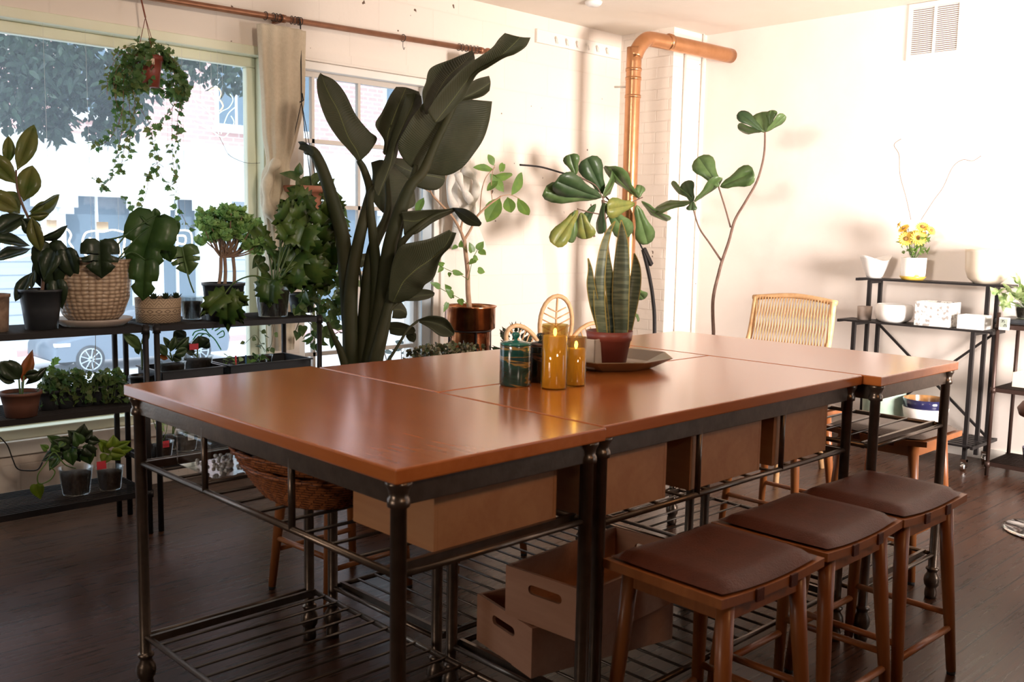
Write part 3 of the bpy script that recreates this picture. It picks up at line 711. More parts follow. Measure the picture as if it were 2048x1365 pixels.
# ------------------------------------------------------------------ crates, baskets and boxes on the table shelves
def crate(x, y, z, lx, ly, h, rz, label, m='crate', handle=True, name='wooden_crate', group='open wooden crates'):
    e = empty(name, (x, y, z), rz, label, 'crate', group)
    t = .010; a, b = lx/2, ly/2
    def panel(x0, x1, y0, y1, hole=False):
        g = MB()
        if not hole: g.box(x0, x1, y0, y1, 0, h)
        else:       # end panel with a slot
            hw, zc, r = .045, h*.68, .013
            arc = [(r*math.cos(-PI/2+PI*k/8), r*math.sin(-PI/2+PI*k/8)) for k in range(9)]
            def prism(pts):
                n = len(pts); g.add([(xx, *p) for xx in (x0, x1) for p in pts], [tuple(range(n))[::-1], tuple(range(n, 2*n))]+[(k, (k+1) % n, n+(k+1) % n, n+k) for k in range(n)])
            prism([(y0, 0), (y1, 0), (y1, zc-r), (y0, zc-r)]); prism([(y0, zc+r), (y1, zc+r), (y1, h), (y0, h)])
            prism([(y1, zc-r), (y1, zc+r)]+[(hw+c_, zc+s_) for c_, s_ in arc[::-1]]); prism([(y0, zc+r), (y0, zc-r)]+[(-hw-c_, zc+s_) for c_, s_ in arc])
        return g
    panel(-a, -a+t, -b, b, handle).build('end_panel', M[m], e); panel(a-t, a, -b, b, handle).build('end_panel', M[m], e)
    panel(-a+t, a-t, -b, -b+t).build('side_panel', M[m], e, bevel=.001); panel(-a+t, a-t, b-t, b).build('side_panel', M[m], e, bevel=.001)
    MB().box(-a+t, a-t, -b+t, b-t, 0, .006).build('bottom_panel', M[m], e)
    return e
ZU = .688+.0095
crate(1.438, 1.652, ZU, .372, .29, .128, 0, 'wooden crate under the near table top, grain sides, closest to the front corner', 'crate', False)
ZM = .662+.0095
crate(1.885, 1.645, ZM, .31, .29, .152, 0, 'wooden crate under the middle table, leftmost of the three on that shelf', 'crate', False)
crate(2.325, 1.645, ZM, .355, .29, .152, 0, 'wooden crate under the middle table, centre of the three on that shelf', 'crate', False)
crate(2.738, 1.645, ZM, .33, .29, .152, 0, 'wooden crate under the middle table, rightmost of the three on that shelf', 'crate', False)
crate(2.035, 1.800, .181, .50, .285, .140, -.20, 'lower wooden crate with slot handle on the bottom shelf, under another crate', 'crate2')
crate(2.03, 1.70, .322, .50, .28, .140, .06, 'upper wooden crate with slot handle, stacked on the lower shelf crate', 'crate2')
def basket(x, y, z, r0, r1, h, label, seed=0):
    e = empty('wicker_basket', (x, y, z), seed*.3, label, 'basket', 'nested oval wicker baskets')
    sx, sy = 1.0, .62
    g = MB(); n = 22; seg = 168
    def fn(r, zz, a): return (r + .0038*math.sin(a*28+(round(zz*n/h) % 2)*PI))
    prof = [(r0+(r1-r0)*(i/n)**.8, h*i/n) for i in range(n+1)]
    g.lathe([(.001, .002)]+prof, seg, fn=fn); 
    for i, v in enumerate(g.v): g.v[i] = (v[0]*sy, v[1]*sx, v[2])
    g.build('woven_body', M['wicker'], e, solid=.005)
    g = MB(); k = 60
    for ph in (0, PI):
        g.tube([((r1+.003*math.cos(2*PI*i/k*9+ph))*sy*math.cos(2*PI*i/k), (r1+.003*math.cos(2*PI*i/k*9+ph))*sx*math.sin(2*PI*i/k), h+.004*math.sin(2*PI*i/k*9+ph)) for i in range(k)], .006, 6, closed=True)
    g.build('braided_rim', M['wicker'], e)
    return e
basket(1.29, 2.05, ZU, .145, .222, .078, 'red brown wicker basket, lower of the two nested under the near table')
basket(1.29, 2.052, ZU+.020, .143, .217, .090, 'red brown wicker basket, upper of the two nested under the near table', 1)
def clear_box(x, y, z):
    e = empty('clear_storage_box', (x, y, z), PI/2, 'clear plastic lidded box of small parts on the near table shelf', 'box')
    g = MB(); g.box(-.11, .11, -.085, .085, 0, .10); g.build('box_body', M['clear'], e, bevel=.008)
    g = MB(); g.box(-.115, .115, -.09, .09, .10, .112); g.build('lid', M['clear'], e, bevel=.004)
    g = MB()
    for i in range(40): g.sphere((rnd.uniform(-.095, .095), rnd.uniform(-.07, .07), .010+rnd.random()*.006), .006, 8, 6)
    g.build('contents', M['whiteceramic'], e, kind='stuff')
clear_box(1.265, 2.445, ZU)

# ------------------------------------------------------------------ things on the table top
def marble_mat(name, cols):
    m = mat(name, cols[0], .15, coat=.5, c2=cols[1]); t = m.node_tree; N = t.nodes; L = t.links
    b = N['Principled BSDF']; tc = N.new('ShaderNodeTexCoord'); mp = N.new('ShaderNodeMapping'); L.new(tc.outputs['Object'], mp.inputs[0]); mp.inputs['Scale'].default_value = (5, 5, 26)
    nz = N.new('ShaderNodeTexNoise'); nz.inputs['Scale'].default_value = 1; nz.inputs['Detail'].default_value = 3; nz.inputs['Distortion'].default_value = 1.2; L.new(mp.outputs[0], nz.inputs['Vector'])
    r = N.new('ShaderNodeValToRGB'); r.color_ramp.interpolation = 'EASE'
    es = r.color_ramp.elements; es[0].position = .3; es[0].color = (*cols[0], 1); es[1].position = .75; es[1].color = (*cols[1], 1)
    for p, c in ((.46, cols[2]), (.5, cols[3]), (.54, cols[4])): k = es.new(p); k.color = (*c, 1)
    L.new(nz.outputs[0], r.inputs[0]); L.new(r.outputs[0], b.inputs['Base Color']); return m
M['marbled'] = marble_mat('marbled_green_glaze', ((.005, .03, .025), (.01, .10, .08), (.012, .05, .04), (.26, .15, .04), (.015, .03, .03)))
M['marbled2'] = marble_mat('dark_marbled_glaze', ((.01, .012, .012), (.02, .05, .05), (.015, .02, .02), (.12, .05, .03), (.015, .02, .02)))
M['jade'] = mat('jade_glaze', (.01, .12, .09), .12, coat=.6)
def jar(x, y, r, h, m, label):
    e = empty('lidded_jar', (x, y, TT), 0, label, 'jar', 'marbled lidded jars')
    g = MB(); g.lathe([(.001, 0), (r*.93, 0), (r, .005), (r, h-.004), (r*.96, h), (r*.8, h)], 36); g.build('jar_body', M[m], e)
    g = MB(); g.lathe([(r*.02, h-.001), (r*1.0, h-.001), (r*1.0, h+.004), (r*.6, h+.009), (.006, h+.011), (.005, h+.016), (.010, h+.021), (.013, h+.028), (.010, h+.035), (.001, h+.037)], 30); g.build('lid', M['jade'] if m == 'marbled' else M[m], e)
jar(1.975, 2.010, .046, .122, 'marbled', 'green and amber marbled jar with round knob lid beside the tall candle')
jar(2.085, 2.015, .038, .112, 'marbled2', 'dark marbled jar half hidden between green jar and tall candle')
M['candlewax'] = mat('ivory_wax', (.86, .58, .20), .6, emis=(1, .55, .10), estr=.16)  # emission added to the wax in place of flame glow through it
M['flame'] = mat('led_flame', (1, .8, .3), .5, emis=(1, .70, .22), estr=14)
M['amber'] = glassmat('amber_glass', (1.0, .90, .55), .05, 0, .03)
def candle(x, y, r, h, wax, label):
    e = empty('glass_candle', (x, y, TT), 0, label, 'candle', 'amber glass pillar candles')
    g = MB(); g.lathe([(.001, 0), (r*.95, 0), (r, .003), (r, h), (r-.002, h), (r-.002, .004), (.001, .004)], 36); g.build('glass_cylinder', M['amber'], e)
    g = MB(); g.lathe([(.001, .005), (r-.004, .005), (r-.004, wax), (r*.55, wax-.004), (.001, wax-.005)], 28); g.build('wax_pillar', M['candlewax'], e)
    g = MB(); g.sphere((0, 0, wax+.010), .0052, 10, 8, (1, 1, 2.3)); g.build('flame', M['flame'], e)
    l = bpy.data.lights.new('flame_glow', 'POINT'); l.energy = .045; l.color = (1, .55, .15); l.shadow_soft_size = .006; o = bpy.data.objects.new('flame_glow', l); COL.objects.link(o); o.location = (0, 0, wax+.012); o.parent = e
candle(2.022, 1.897, .038, .188, .155, 'tall amber glass candle with glowing flame at the table centre')
candle(2.112, 1.895, .031, .146, .112, 'short amber glass candle with glowing flame beside the tall candle')
# octagonal tray
M['tray'] = mat('olive_brown_glaze', (.22, .14, .07), .3, c2=(.18, .11, .055), scale=8, coat=.3)
def tray(x, y):
    g = MB(); R = []
    for r, z in ((.001, .008), (.105, .008), (.125, .012), (.185, .038), (.192, .040), (.194, .037), (.128, .003), (.118, 0), (.001, 0)):
        R.append((r, z))
    vs = []; 
    for r, z in R:
        for k in range(8):
            a = PI/8+2*PI*k/8; vs.append((r*1.18*math.cos(a), r*.98*math.sin(a), z))
    fs = [(i*8+k, i*8+(k+1) % 8, (i+1)*8+(k+1) % 8, (i+1)*8+k) for i in range(len(R)-1) for k in range(8)]
    g.add(vs, fs); o = g.build('octagonal_tray', M['tray'], bevel=.002, label='olive brown octagonal tray holding the snake plant on the table', cat='tray'); o.location = (x, y, TT); o.rotation_euler = (0, 0, .1)
tray(2.52, 2.085)
def snake_plant(x, y, z):
    e = empty('snake_plant', (x, y, z), 0, 'tall snake plant in red brown plastic pot standing on the tray', 'plant')
    g = MB(); g.lathe([(.001, 0), (.056, 0), (.070, .088), (.074, .089), (.078, .120), (.074, .120), (.067, .09), (.052, .006), (.001, .006)], 32); g.build('pot', M['redplastic'], e)
    g = MB(); g.disc(.060, .100); g.build('soil', M['soil'], e)
    org = V((x, y, z))
    for st, yy, tw in (([(1206, 695, 10), (1200, 655, 15), (1189, 610, 19), (1182, 570, 16), (1181, 540, 8), (1177, 517, 1)], .0, .2), ([(1210, 695, 14), (1204, 655, 19), (1199, 610, 22), (1200, 555, 20), (1207, 500, 16), (1217, 465, 10), (1230, 443, 1)], -.015, -.1),
                       ([(1230, 695, 16), (1226, 650, 20), (1222, 590, 20), (1216, 540, 18), (1213, 510, 12), (1213, 488, 1)], .02, .3), ([(1240, 695, 22), (1242, 655, 28), (1241, 600, 33), (1243, 540, 32), (1245, 480, 20), (1243, 440, 1)], -.01, .0),
                       ([(1250, 695, 16), (1255, 655, 20), (1265, 600, 24), (1271, 560, 22), (1272, 530, 14), (1268, 507, 1)], .005, -.3), ([(1218, 690, 8), (1213, 640, 12), (1208, 595, 9), (1205, 570, 1)], .015, .4)):
        C = []; 
        for px, py, wp in st:
            p = at(px, py, Y=y+yy)-org; C.append((p, wp*mpp(at(px, py, Y=y+yy))/2))
        cp = spline([c[0] for c in C], 6); n = len(cp)
        ws = spline([V((c[1], 0, 0)) for c in C], 6)
        bb = MB(); ee = MB(); rows = []; L_, R_ = [], []
        side = V((math.cos(-.78+tw), math.sin(-.78+tw), 0)); back = V((-side.y, side.x, 0))
        for p, w_ in zip(cp, ws):
            w0 = max(.0008, w_.x)
            rows.append([p+side*(w0*k)+back*(-.35*w0*k*k+.006) for k in (-1, -.6, 0, .6, 1)])
        bb.grid(rows); lf = bb.build('leaf', M['snake'], e, solid=.003)
        for k in (0, -1): ee.tube([r[k] for r in rows], .0019, 5)
        ee.build('leaf_margin', M['snakeedge'], lf)
snake_plant(2.462, 2.062, TT+.0085)
g = MB(); t = .007
for a in ((-.036, -.036+t, -.036, .036), (.036-t, .036, -.036, .036), (-.036, .036, -.036, -.036+t), (-.036, .036, .036-t, .036)): g.box(*a, 0, .098)
g.box(-.036, .036, -.036, .036, 0, .008)
o = g.build('square_planter', M['concrete'], bevel=.003, label='small pale concrete square planter on the tray, left of the snake plant', cat='planter'); o.location = (2.392, 2.078, TT+.0085); o.rotation_euler = (0, 0, .15)
# dried flower in a small glass behind the candles
def dried(x, y):
    e = empty('dried_flower_stem', (x, y, TT), 0, 'dried beige flower heads in a small glass behind the tall candle', 'flower')
    g = MB(); g.lathe([(.001, 0), (.016, 0), (.018, .05), (.015, .075), (.014, .075), (.014, .004), (.001, .004)], 16); g.build('glass', M['clear'], e)
    g = MB(); l = MB()
    for a in range(5):
        tip = V((.030*math.cos(a*1.3), .03*math.sin(a*1.3), .125+.01*(a % 3))); g.tube([(0, 0, .01), tip*.6, tip], .0014, 5)
        for k in range(9): d = V((math.cos(k*.7), math.sin(k*.7), .35)); add_leaf(l, tip, d, (0, 0, 1), .028, .009, 'lance', .2, .1)
    g.build('stems', M['bark'], e); l.build('petals', mat('dried_petal', (.62, .40, .24), .8), e)
dried(2.13, 1.985)

# ------------------------------------------------------------------ wire racks by the window
def wire_rack(x0, x1, y0, y1, tiers, label, name='wire_shelf_rack', mt='blackmetal', ztop=.95, r=.0125, along='X', cat='shelf', group=None):
    e = empty(name, ((x0+x1)/2, (y0+y1)/2, 0), 0, label, cat, group); a, b = (x1-x0)/2, (y1-y0)/2
    for sx in (-1, 1):
        for sy in (-1, 1):
            g = MB(); g.tube([(sx*(a-r), sy*(b-r), 0), (sx*(a-r), sy*(b-r), ztop)], r, 12)
            for z in tiers: g.tube([(sx*(a-r), sy*(b-r), z-.035), (sx*(a-r), sy*(b-r), z-.003)], r+.005, 12)
            g.build('post', M[mt], e)
    for z in tiers:
        g = MB()
        for sy in (-1, 1): g.box(-a+r, a-r, sy*(b-r)-.004, sy*(b-r)+.004, z-.028, z-.004)
        for sx in (-1, 1): g.box(sx*(a-r)-.004, sx*(a-r)+.004, -b+r, b-r, z-.028, z-.004)
        n = int((2*b-2*r)/.022) if along == 'X' else int((2*a-2*r)/.022)
        for i in range(n+1):
            if along == 'X': yy = -b+r+(2*b-2*r)*i/n; g.tube([(-a+r, yy, z-.003), (a-r, yy, z-.003)], .0028, 5)
            else: xx = -a+r+(2*a-2*r)*i/n; g.tube([(xx, -b+r, z-.003), (xx, b-r, z-.003)], .0028, 5)
        for k in (-.4, .4):
            if along == 'X': g.tube([(a*k, -b+r, z-.008), (a*k, b-r, z-.008)], .0028, 5)
        g.build('wire_shelf', M[mt], e)
    return e
ZR = .925
wire_rack(.88, 1.775, 4.07, 4.43, (ZR, .585, .20), 'black wire rack of plants under the big window, left one', ztop=.93)
wire_rack(1.80, 2.655, 4.07, 4.43, (ZR, .665, .31), 'black wire rack of plants next to the curtain, right one', ztop=.93)
# brown rack at the right edge
wire_rack(5.81, 6.17, 1.25, 2.01, (.885, .52, .085), 'brown metal rack with thermometer at the right edge of the white wall', mt='brownmetal', ztop=.95, along='Y', r=.011)

# ------------------------------------------------------------------ stepped shelf on the white wall
def stepped_shelf():
    e = empty('stepped_plant_shelf', (5.98, 2.52, 0), 0, 'black three tier stepped shelf of white pots against the white wall', 'shelf')
    def pt(x, y, z): return (x-5.98, y-2.52, z)
    def tier(x0, x1, y0, y1, z, n, nm):
        g = MB(); a = pt(x0, y0, 0); b = pt(x1, y1, 0)
        for yy in (a[1], b[1]): g.box(a[0], b[0], yy-.008, yy+.008, z-.018, z)
        for i in range(n): xx = a[0]+(b[0]-a[0])*(i+.5)/n; w_ = (b[0]-a[0])/n*.36; g.box(xx-w_, xx+w_, a[1], b[1], z-.012, z)
        g.build(nm, M['blackmetal'], e)
    tier(5.98, 6.17, 2.03, 2.94, 1.098, 6, 'top_tier'); tier(5.80, 6.00, 2.025, 2.96, .838, 6, 'middle_tier'); tier(5.78, 6.17, 2.08, 2.94, .158, 7, 'bottom_tier')
    for yy in (2.13, 2.86):
        g = MB()
        for x, z in ((6.155, 1.085), (6.0, 1.085), (5.82, .825)): g.bar(pt(x, yy, .07), pt(x, yy, z), .022, .022)
        g.bar(pt(5.82, yy, .815), pt(6.0, yy, .815), .02); g.bar(pt(5.99, yy, 1.075), pt(6.155, yy, 1.075), .02); g.bar(pt(5.82, yy, .14), pt(6.155, yy, .14), .02)
        g.build('side_frame', M['blackmetal'], e)
    g = MB(); g.bar(pt(6.150, 2.86, .80), pt(6.150, 2.13, .16), .014, .014); g.build('brace', M['blackmetal'], e)
    g = MB(); g.bar(pt(6.168, 2.13, .80), pt(6.168, 2.86, .16), .014, .014); g.build('brace', M['blackmetal'], e)
    for x, y in ((5.82, 2.13), (6.15, 2.13), (5.82, 2.86), (6.15, 2.86)):
        g = MB(); c = pt(x, y, 0); g.tube([(c[0], c[1]-.012, .025), (c[0], c[1]+.012, .025)], .025, 16); g.box(c[0]-.012, c[0]+.012, c[1]-.018, c[1]-.014, .02, .07); g.box(c[0]-.012, c[0]+.012, c[1]+.014, c[1]+.018, .02, .07); g.box(c[0]-.014, c[0]+.014, c[1]-.018, c[1]+.018, .055, .07)
        g.build('caster', M['chrome'], e)
stepped_shelf()
Z1, Z2 = 1.0985, .8385
def pot(name, x, y, z, prof, m, label, cat='pot', seg=36, fn=None, soil=None, rz=0, group=None, build=True):
    e = empty(name, (x, y, z), rz, label, cat, group)
    g = MB(); g.lathe(prof, seg, fn=fn); g.build('pot_body', M[m] if isinstance(m, str) else m, e)
    if soil: g = MB(); g.disc(soil[0], soil[1]); g.build('soil', M['soil'], e)
    return e
def potprof(rb, rt_, h, t=.004, lip=0): 
    p = [(.001, 0), (rb, 0), (rb+(rt_-rb)*.5, h*.5), (rt_, h-lip)]
    if lip: p += [(rt_+.004, h-lip), (rt_+.005, h)]
    else: p += [(rt_, h)]
    return p+[(rt_-t, h), (rt_-t, h-.01), (rb+(rt_-rb)*.4-t, h*.4), (rb-t, t), (.001, t)]
# wavy white vase
def wavy(r, z, a): return r*(1+.10*math.cos(2*a+.4)*(z/.13)**2)
e = empty('wavy_vase', (6.06, 2.86, Z1), 0, 'pale wavy rimmed vase at the left end of the top tier', 'vase')
g = MB(); P = [(.001, 0), (.045, 0), (.055, .02), (.075, .07), (.092, .115), (.098, .13), (.094, .13), (.085, .11), (.06, .05), (.04, .01), (.001, .01)]
g.lathe(P, 40, fn=wavy)
for i, v in enumerate(g.v):
    if v[2] > .05: a = math.atan2(v[1], v[0]); g.v[i] = (v[0], v[1], v[2]+.018*math.cos(2*a+.9)*(v[2]-.05)/.08)
g.build('vase_body', M['whiteceramic'], e)
# lemon patterned pot with sunflowers
def lemonmat():
    m, t, b = new_mat('white_glaze_with_lemons'); N = t.nodes; L = t.links
    tc = N.new('ShaderNodeTexCoord'); vo = N.new('ShaderNodeTexVoronoi'); vo.inputs['Scale'].default_value = 17; vo.inputs['Randomness'].default_value = .55
    mp = N.new('ShaderNodeMapping'); mp.inputs['Scale'].default_value = (1, 1, .8); L.new(tc.outputs['Object'], mp.inputs[0]); L.new(mp.outputs[0], vo.inputs['Vector'])
    r = N.new('ShaderNodeValToRGB'); r.color_ramp.interpolation = 'CONSTANT'; es = r.color_ramp.elements; es[0].color = (.62, .56, .10, 1); es[1].position = .30; es[1].color = (.82, .80, .76, 1)
    L.new(vo.outputs['Distance'], r.inputs[0]); L.new(r.outputs[0], b.inputs['Base Color']); b.inputs['Roughness'].default_value = .3; return m
def sunflower_pot(x, y, z):
    e = empty('sunflower_bouquet', (x, y, z), 0, 'yellow artificial sunflowers in white lemon patterned pot on the top tier', 'flowers')
    g = MB(); g.lathe([(.001, .012), (.068, .012), (.074, .03), (.078, .14), (.074, .14), (.070, .02), (.001, .02)], 40); g.build('pot_body', lemonmat(), e)
    g = MB(); g.lathe([(.001, 0), (.062, 0), (.080, .022), (.076, .024), (.06, .008), (.001, .008)], 36); g.build('saucer', mat('mustard_glaze', (.62, .40, .06), .3), e)
    g = MB(); g.disc(.072, .12); g.build('soil', M['soil'], e)
    org = V((x, y, z)); stem = MB(); lv = MB(); fine = MB()
    for (px, py, r, nd) in ((1812, 478, .050, (-.9, -.25, .1)), (1838, 476, .052, (-.85, -.45, .15)), (1845, 455, .045, (-.6, -.3, .7)), (1808, 458, .042, (-.6, .3, .7)), (1862, 462, .036, (-.3, -.8, .5)), (1799, 450, .03, (-.3, .8, .4)), (1830, 468, .03, (-.6, -.2, .6))):
        c = at(px, py, X=x-.035)-org; N_ = V(nd).normalized(); u = N_.cross(V((0, 0, 1))).normalized(); v = u.cross(N_)
        stem.tube(spline([(0, 0, .11), V((c.x*.3, c.y*.3, .17)), c], 4), .002, 5)
        f = MB(); nP = 16
        for ring in (0, 1):
            for k in range(nP):
                a = 2*PI*(k+.5*ring)/nP; d = u*math.cos(a)+v*math.sin(a)+N_*(.15+.2*ring); add_leaf(f, c+d*r*.22, d, N_, r*(.85-.15*ring), r*.30, 'lance', .15, .2)
        fl = f.build('sunflower_head', mat('sunflower_yellow', (.86, .50, .06), .6, c2=(.90, .66, .12), scale=20), e)
        f = MB(); f.sphere(c+N_*.004, r*.30, 14, 8); f.build('flower_centre', mat('sunflower_centre', (.20, .10, .03), .9, c2=(.34, .20, .06), scale=120), fl)
    for _ in range(46):
        b_ = V((rnd.uniform(-.05, .05), rnd.uniform(-.075, .075), .15+rnd.uniform(0, .14))); d = rdir(); d.z = abs(d.z); add_leaf(lv, b_, d, rdir(), rnd.uniform(.04, .07), .022, 'lobed' if rnd.random() < .5 else 'lance', .2, .15)
    for _ in range(9):
        a = rnd.uniform(0, 2*PI); tip = V((.05*math.cos(a), .07*math.sin(a), .27+rnd.random()*.06)); stem.tube([(0, 0, .12), tip*.7, tip], .0013, 4)
        for k in range(6): add_leaf(fine, tip*(.8+.04*k), rdir(), rdir(), .018, .010, 'thin', 0, 0, simple=True)
    stem.build('stems', M['fiddle'], e); lv.build('leaves', M['lime'], e); fine.build('berry_sprigs', mat('dusty_pink_sprig', (.62, .36, .20), .8), e)
    g = MB()
    for pts in (([(1822, 440), (1812, 395), (1800, 350), (1798, 310), (1788, 290), (1802, 278)]), ([(1842, 440), (1868, 400), (1886, 375), (1905, 335), (1925, 320), (1945, 322), (1962, 312)])):
        g.tube(spline([at(a, b, X=x)-org for a, b in pts], 6), .0016, 5)
    g.build('curly_twig', M['darkbark'], e)
sunflower_pot(6.07, 2.615, Z1)
pot('white_planter', 6.075, 2.17, Z1, [(.001, 0), (.07, 0), (.105, .03), (.122, .08), (.128, .185), (.130, .19), (.130, .205), (.122, .205), (.12, .18), (.11, .06), (.001, .01)], 'cream', 'large cream ceramic planter at the right end of the top tier', 'planter', fn=lambda r, z, a: r*(1+.008*math.cos(a*30)*(1 if z < .18 else 0)))
def rbox(name, x, y, z, lx, ly, h, m, label, cat='planter', rz=0, t=.010):
    g = MB(); a, b = lx/2, ly/2
    g.box(-a, -a+t, -b, b, 0, h); g.box(a-t, a, -b, b, 0, h); g.box(-a+t, a-t, -b, -b+t, 0, h); g.box(-a+t, a-t, b-t, b, 0, h); g.box(-a+t, a-t, -b+t, b-t, 0, t)
    o = g.build(name, m if not isinstance(m, str) else M[m], label=label, cat=cat, bevel=.002); o.location = (x, y, z); o.rotation_euler = (0, 0, rz); return o
def terrazzo():
    m, t, b = new_mat('terrazzo'); N = t.nodes; L = t.links
    tc = N.new('ShaderNodeTexCoord'); vo = N.new('ShaderNodeTexVoronoi'); vo.inputs['Scale'].default_value = 75; L.new(tc.outputs['Object'], vo.inputs['Vector'])
    r = N.new('ShaderNodeValToRGB'); r.color_ramp.interpolation = 'CONSTANT'; es = r.color_ramp.elements; es[0].color = (.34, .31, .29, 1); es[1].position = .24; es[1].color = (.74, .72, .69, 1); k = es.new(.5); k.color = (.66, .64, .60, 1)
    L.new(vo.outputs['Color'], r.inputs[0]); L.new(r.outputs[0], b.inputs['Base Color']); b.inputs['Roughness'].default_value = .6; return m
rbox('terrazzo_planter', 5.895, 2.375, Z2, .17, .205, .145, terrazzo(), 'square grey terrazzo planter on the middle tier')
rbox('white_box_planter', 5.885, 2.155, Z2, .12, .15, .082, 'whiteceramic', 'low white square planter at the right end of the middle tier')
pot('round_planter', 5.90, 2.645, Z2, [(.001, 0), (.075, 0), (.105, .02), (.113, .05), (.112, .10), (.10, .112), (.094, .112), (.10, .09), (.10, .04), (.07, .01), (.001, .01)], 'whiteceramic', 'wide round white planter on the middle tier', 'planter')
pot('small_cup_pot', 5.90, 2.835, Z2, potprof(.042, .046, .085), 'greystone', 'small grey stoneware pot at the left end of the middle tier')
# bowls and teal jar on the bottom tier / floor
pot('teal_planter', 5.95, 2.695, .1585, [(.001, 0), (.10, 0), (.125, .05), (.132, .27), (.13, .33), (.12, .33), (.115, .05), (.001, .01)], mat('pale_jade_glaze', (.36, .50, .42), .35, c2=(.46, .58, .48), scale=14), 'large pale green planter on the bottom tier, behind the far table leg', 'planter')
bm = mat('indigo_glaze', (.02, .02, .07), .12, coat=.5)
e = empty('nested_bowl', (5.93, 2.42, .1585), 0, 'pale base bowl under the indigo bowl on the bottom tier', 'bowl'); g = MB(); g.lathe([(.001, 0), (.08, 0), (.12, .09), (.135, .17), (.13, .17), (.11, .09), (.07, .01), (.001, .01)], 36); g.build('bowl_body', M['whiteceramic'], e)
e = empty('glazed_bowl', (5.93, 2.42, .1705), 0, 'indigo glazed bowl with amber inside on the bottom tier', 'bowl')
g = MB(); g.lathe([(.001, 0), (.06, 0), (.105, .08), (.128, .165), (.134, .21), (.130, .212)], 36); g.build('bowl_body', bm, e)
g = MB(); g.lathe([(.130, .212), (.124, .165), (.10, .08), (.055, .01), (.001, .008)], 36); g.build('bowl_inside', mat('amber_glaze', (.55, .28, .10), .2, c2=(.05, .03, .03), scale=7), e)

# far right rack contents
def thermo(x, y, z):
    e = empty('digital_thermometer', (x, y, z), -PI/2, 'white digital thermometer showing 35 clipped on the brown rack', 'thermometer')
    MB().box(-.028, .028, -.008, .008, -.036, .036).build('case', M['white'], e, bevel=.004)
    MB().box(-.019, .019, -.0095, -.0075, -.020, .028).build('display', mat('lcd_grey', (.32, .36, .30), .3), e)
    g = MB()
    segs = {'3': 'abgcd', '5': 'afgcd', '2': 'abged', '8': 'abcdefg'}
    def digit(ch, x0, z0, w, h, t=.0014):
        S = {'a': ((0, h), (w, h)), 'b': ((w, h), (w, h/2)), 'c': ((w, h/2), (w, 0)), 'd': ((0, 0), (w, 0)), 'e': ((0, 0), (0, h/2)), 'f': ((0, h/2), (0, h)), 'g': ((0, h/2), (w, h/2))}
        for s_ in segs[ch]:
            (a, b), (c, d) = S[s_]; g.bar((x0+a, -.0100, z0+b), (x0+c, -.0100, z0+d), t, .0008, (0, 1, 0))
    digit('3', -.014, .008, .007, .014); digit('5', -.003, .008, .007, .014); digit('2', .001, -.014, .006, .012); digit('5', .010, -.014, .006, .012)
    g.build('digits', M['dark'], e)
p = at(2009, 648, X=5.80); thermo(5.797, p.y, p.z)
rbox('white_trough', 5.99, 1.82, .5215, .16, .22, .085, 'cream', 'white rectangular trough on the middle of the brown rack')
pot('blue_pot', 5.97, 1.80, .0865, potprof(.05, .065, .09), bm, 'dark blue pot on the bottom of the brown rack')
def tray_plant(x, y, z):
    o = MB().box(-.13, .13, -.17, .17, 0, .03).build('plant_tray', M['blackpot'], bevel=.01, label='black plastic tray on top of the brown rack', cat='tray'); o.location = (x, y, z)
    e = empty('variegated_potted_plant', (x-.02, y+.03, z+.031), 0, 'light green variegated plant in clear pot at the right edge', 'plant')
    g = MB(); g.lathe([(.001, 0), (.055, 0), (.07, .085), (.075, .09), (.068, .09), (.053, .004), (.001, .004)], 28); g.build('pot', M['clear'], e)
    g = MB(); g.lathe([(.001, .005), (.050, .005), (.060, .06), (.001, .062)], 24); g.build('soil', M['soil'], e)
    l = MB(); s = MB()
    for i in range(34):
        d = rdir(); d.z = abs(d.z)*1.1+.2; d.normalize(); L = rnd.uniform(.09, .19); q = d*L+V((0, 0, .06)); s.tube([(0, 0, .05), q], .0016, 4)
        for k in range(3): add_leaf(l, q, rdir()+d*.5, d+V((-.4, -.4, .3)), rnd.uniform(.05, .075), .036, 'heart', .2, .1)
    s.build('stems', M['lime'], e); l.build('leaves', M['variegated'], e)
tray_plant(5.97, 1.86, .886)

# chrome pedestal base at the right edge
e = empty('chrome_stool', (4.90, 1.38, 0), 0, 'round chrome pedestal base standing on the floor at the right edge', 'stool')
g = MB(); g.lathe([(.001, 0), (.20, 0), (.205, .008), (.19, .014), (.06, .022), (.03, .035), (.028, .10), (.001, .10)], 48); g.build('base', M['chrome'], e)
g = MB(); g.tube([(0, 0, .1), (0, 0, .55)], .025, 16); g.build('column', M['chrome'], e)
g = MB(); g.lathe([(.001, .55), (.17, .55), (.18, .58), (.16, .61), (.001, .615)], 32); g.build('seat', M['leather'], e)

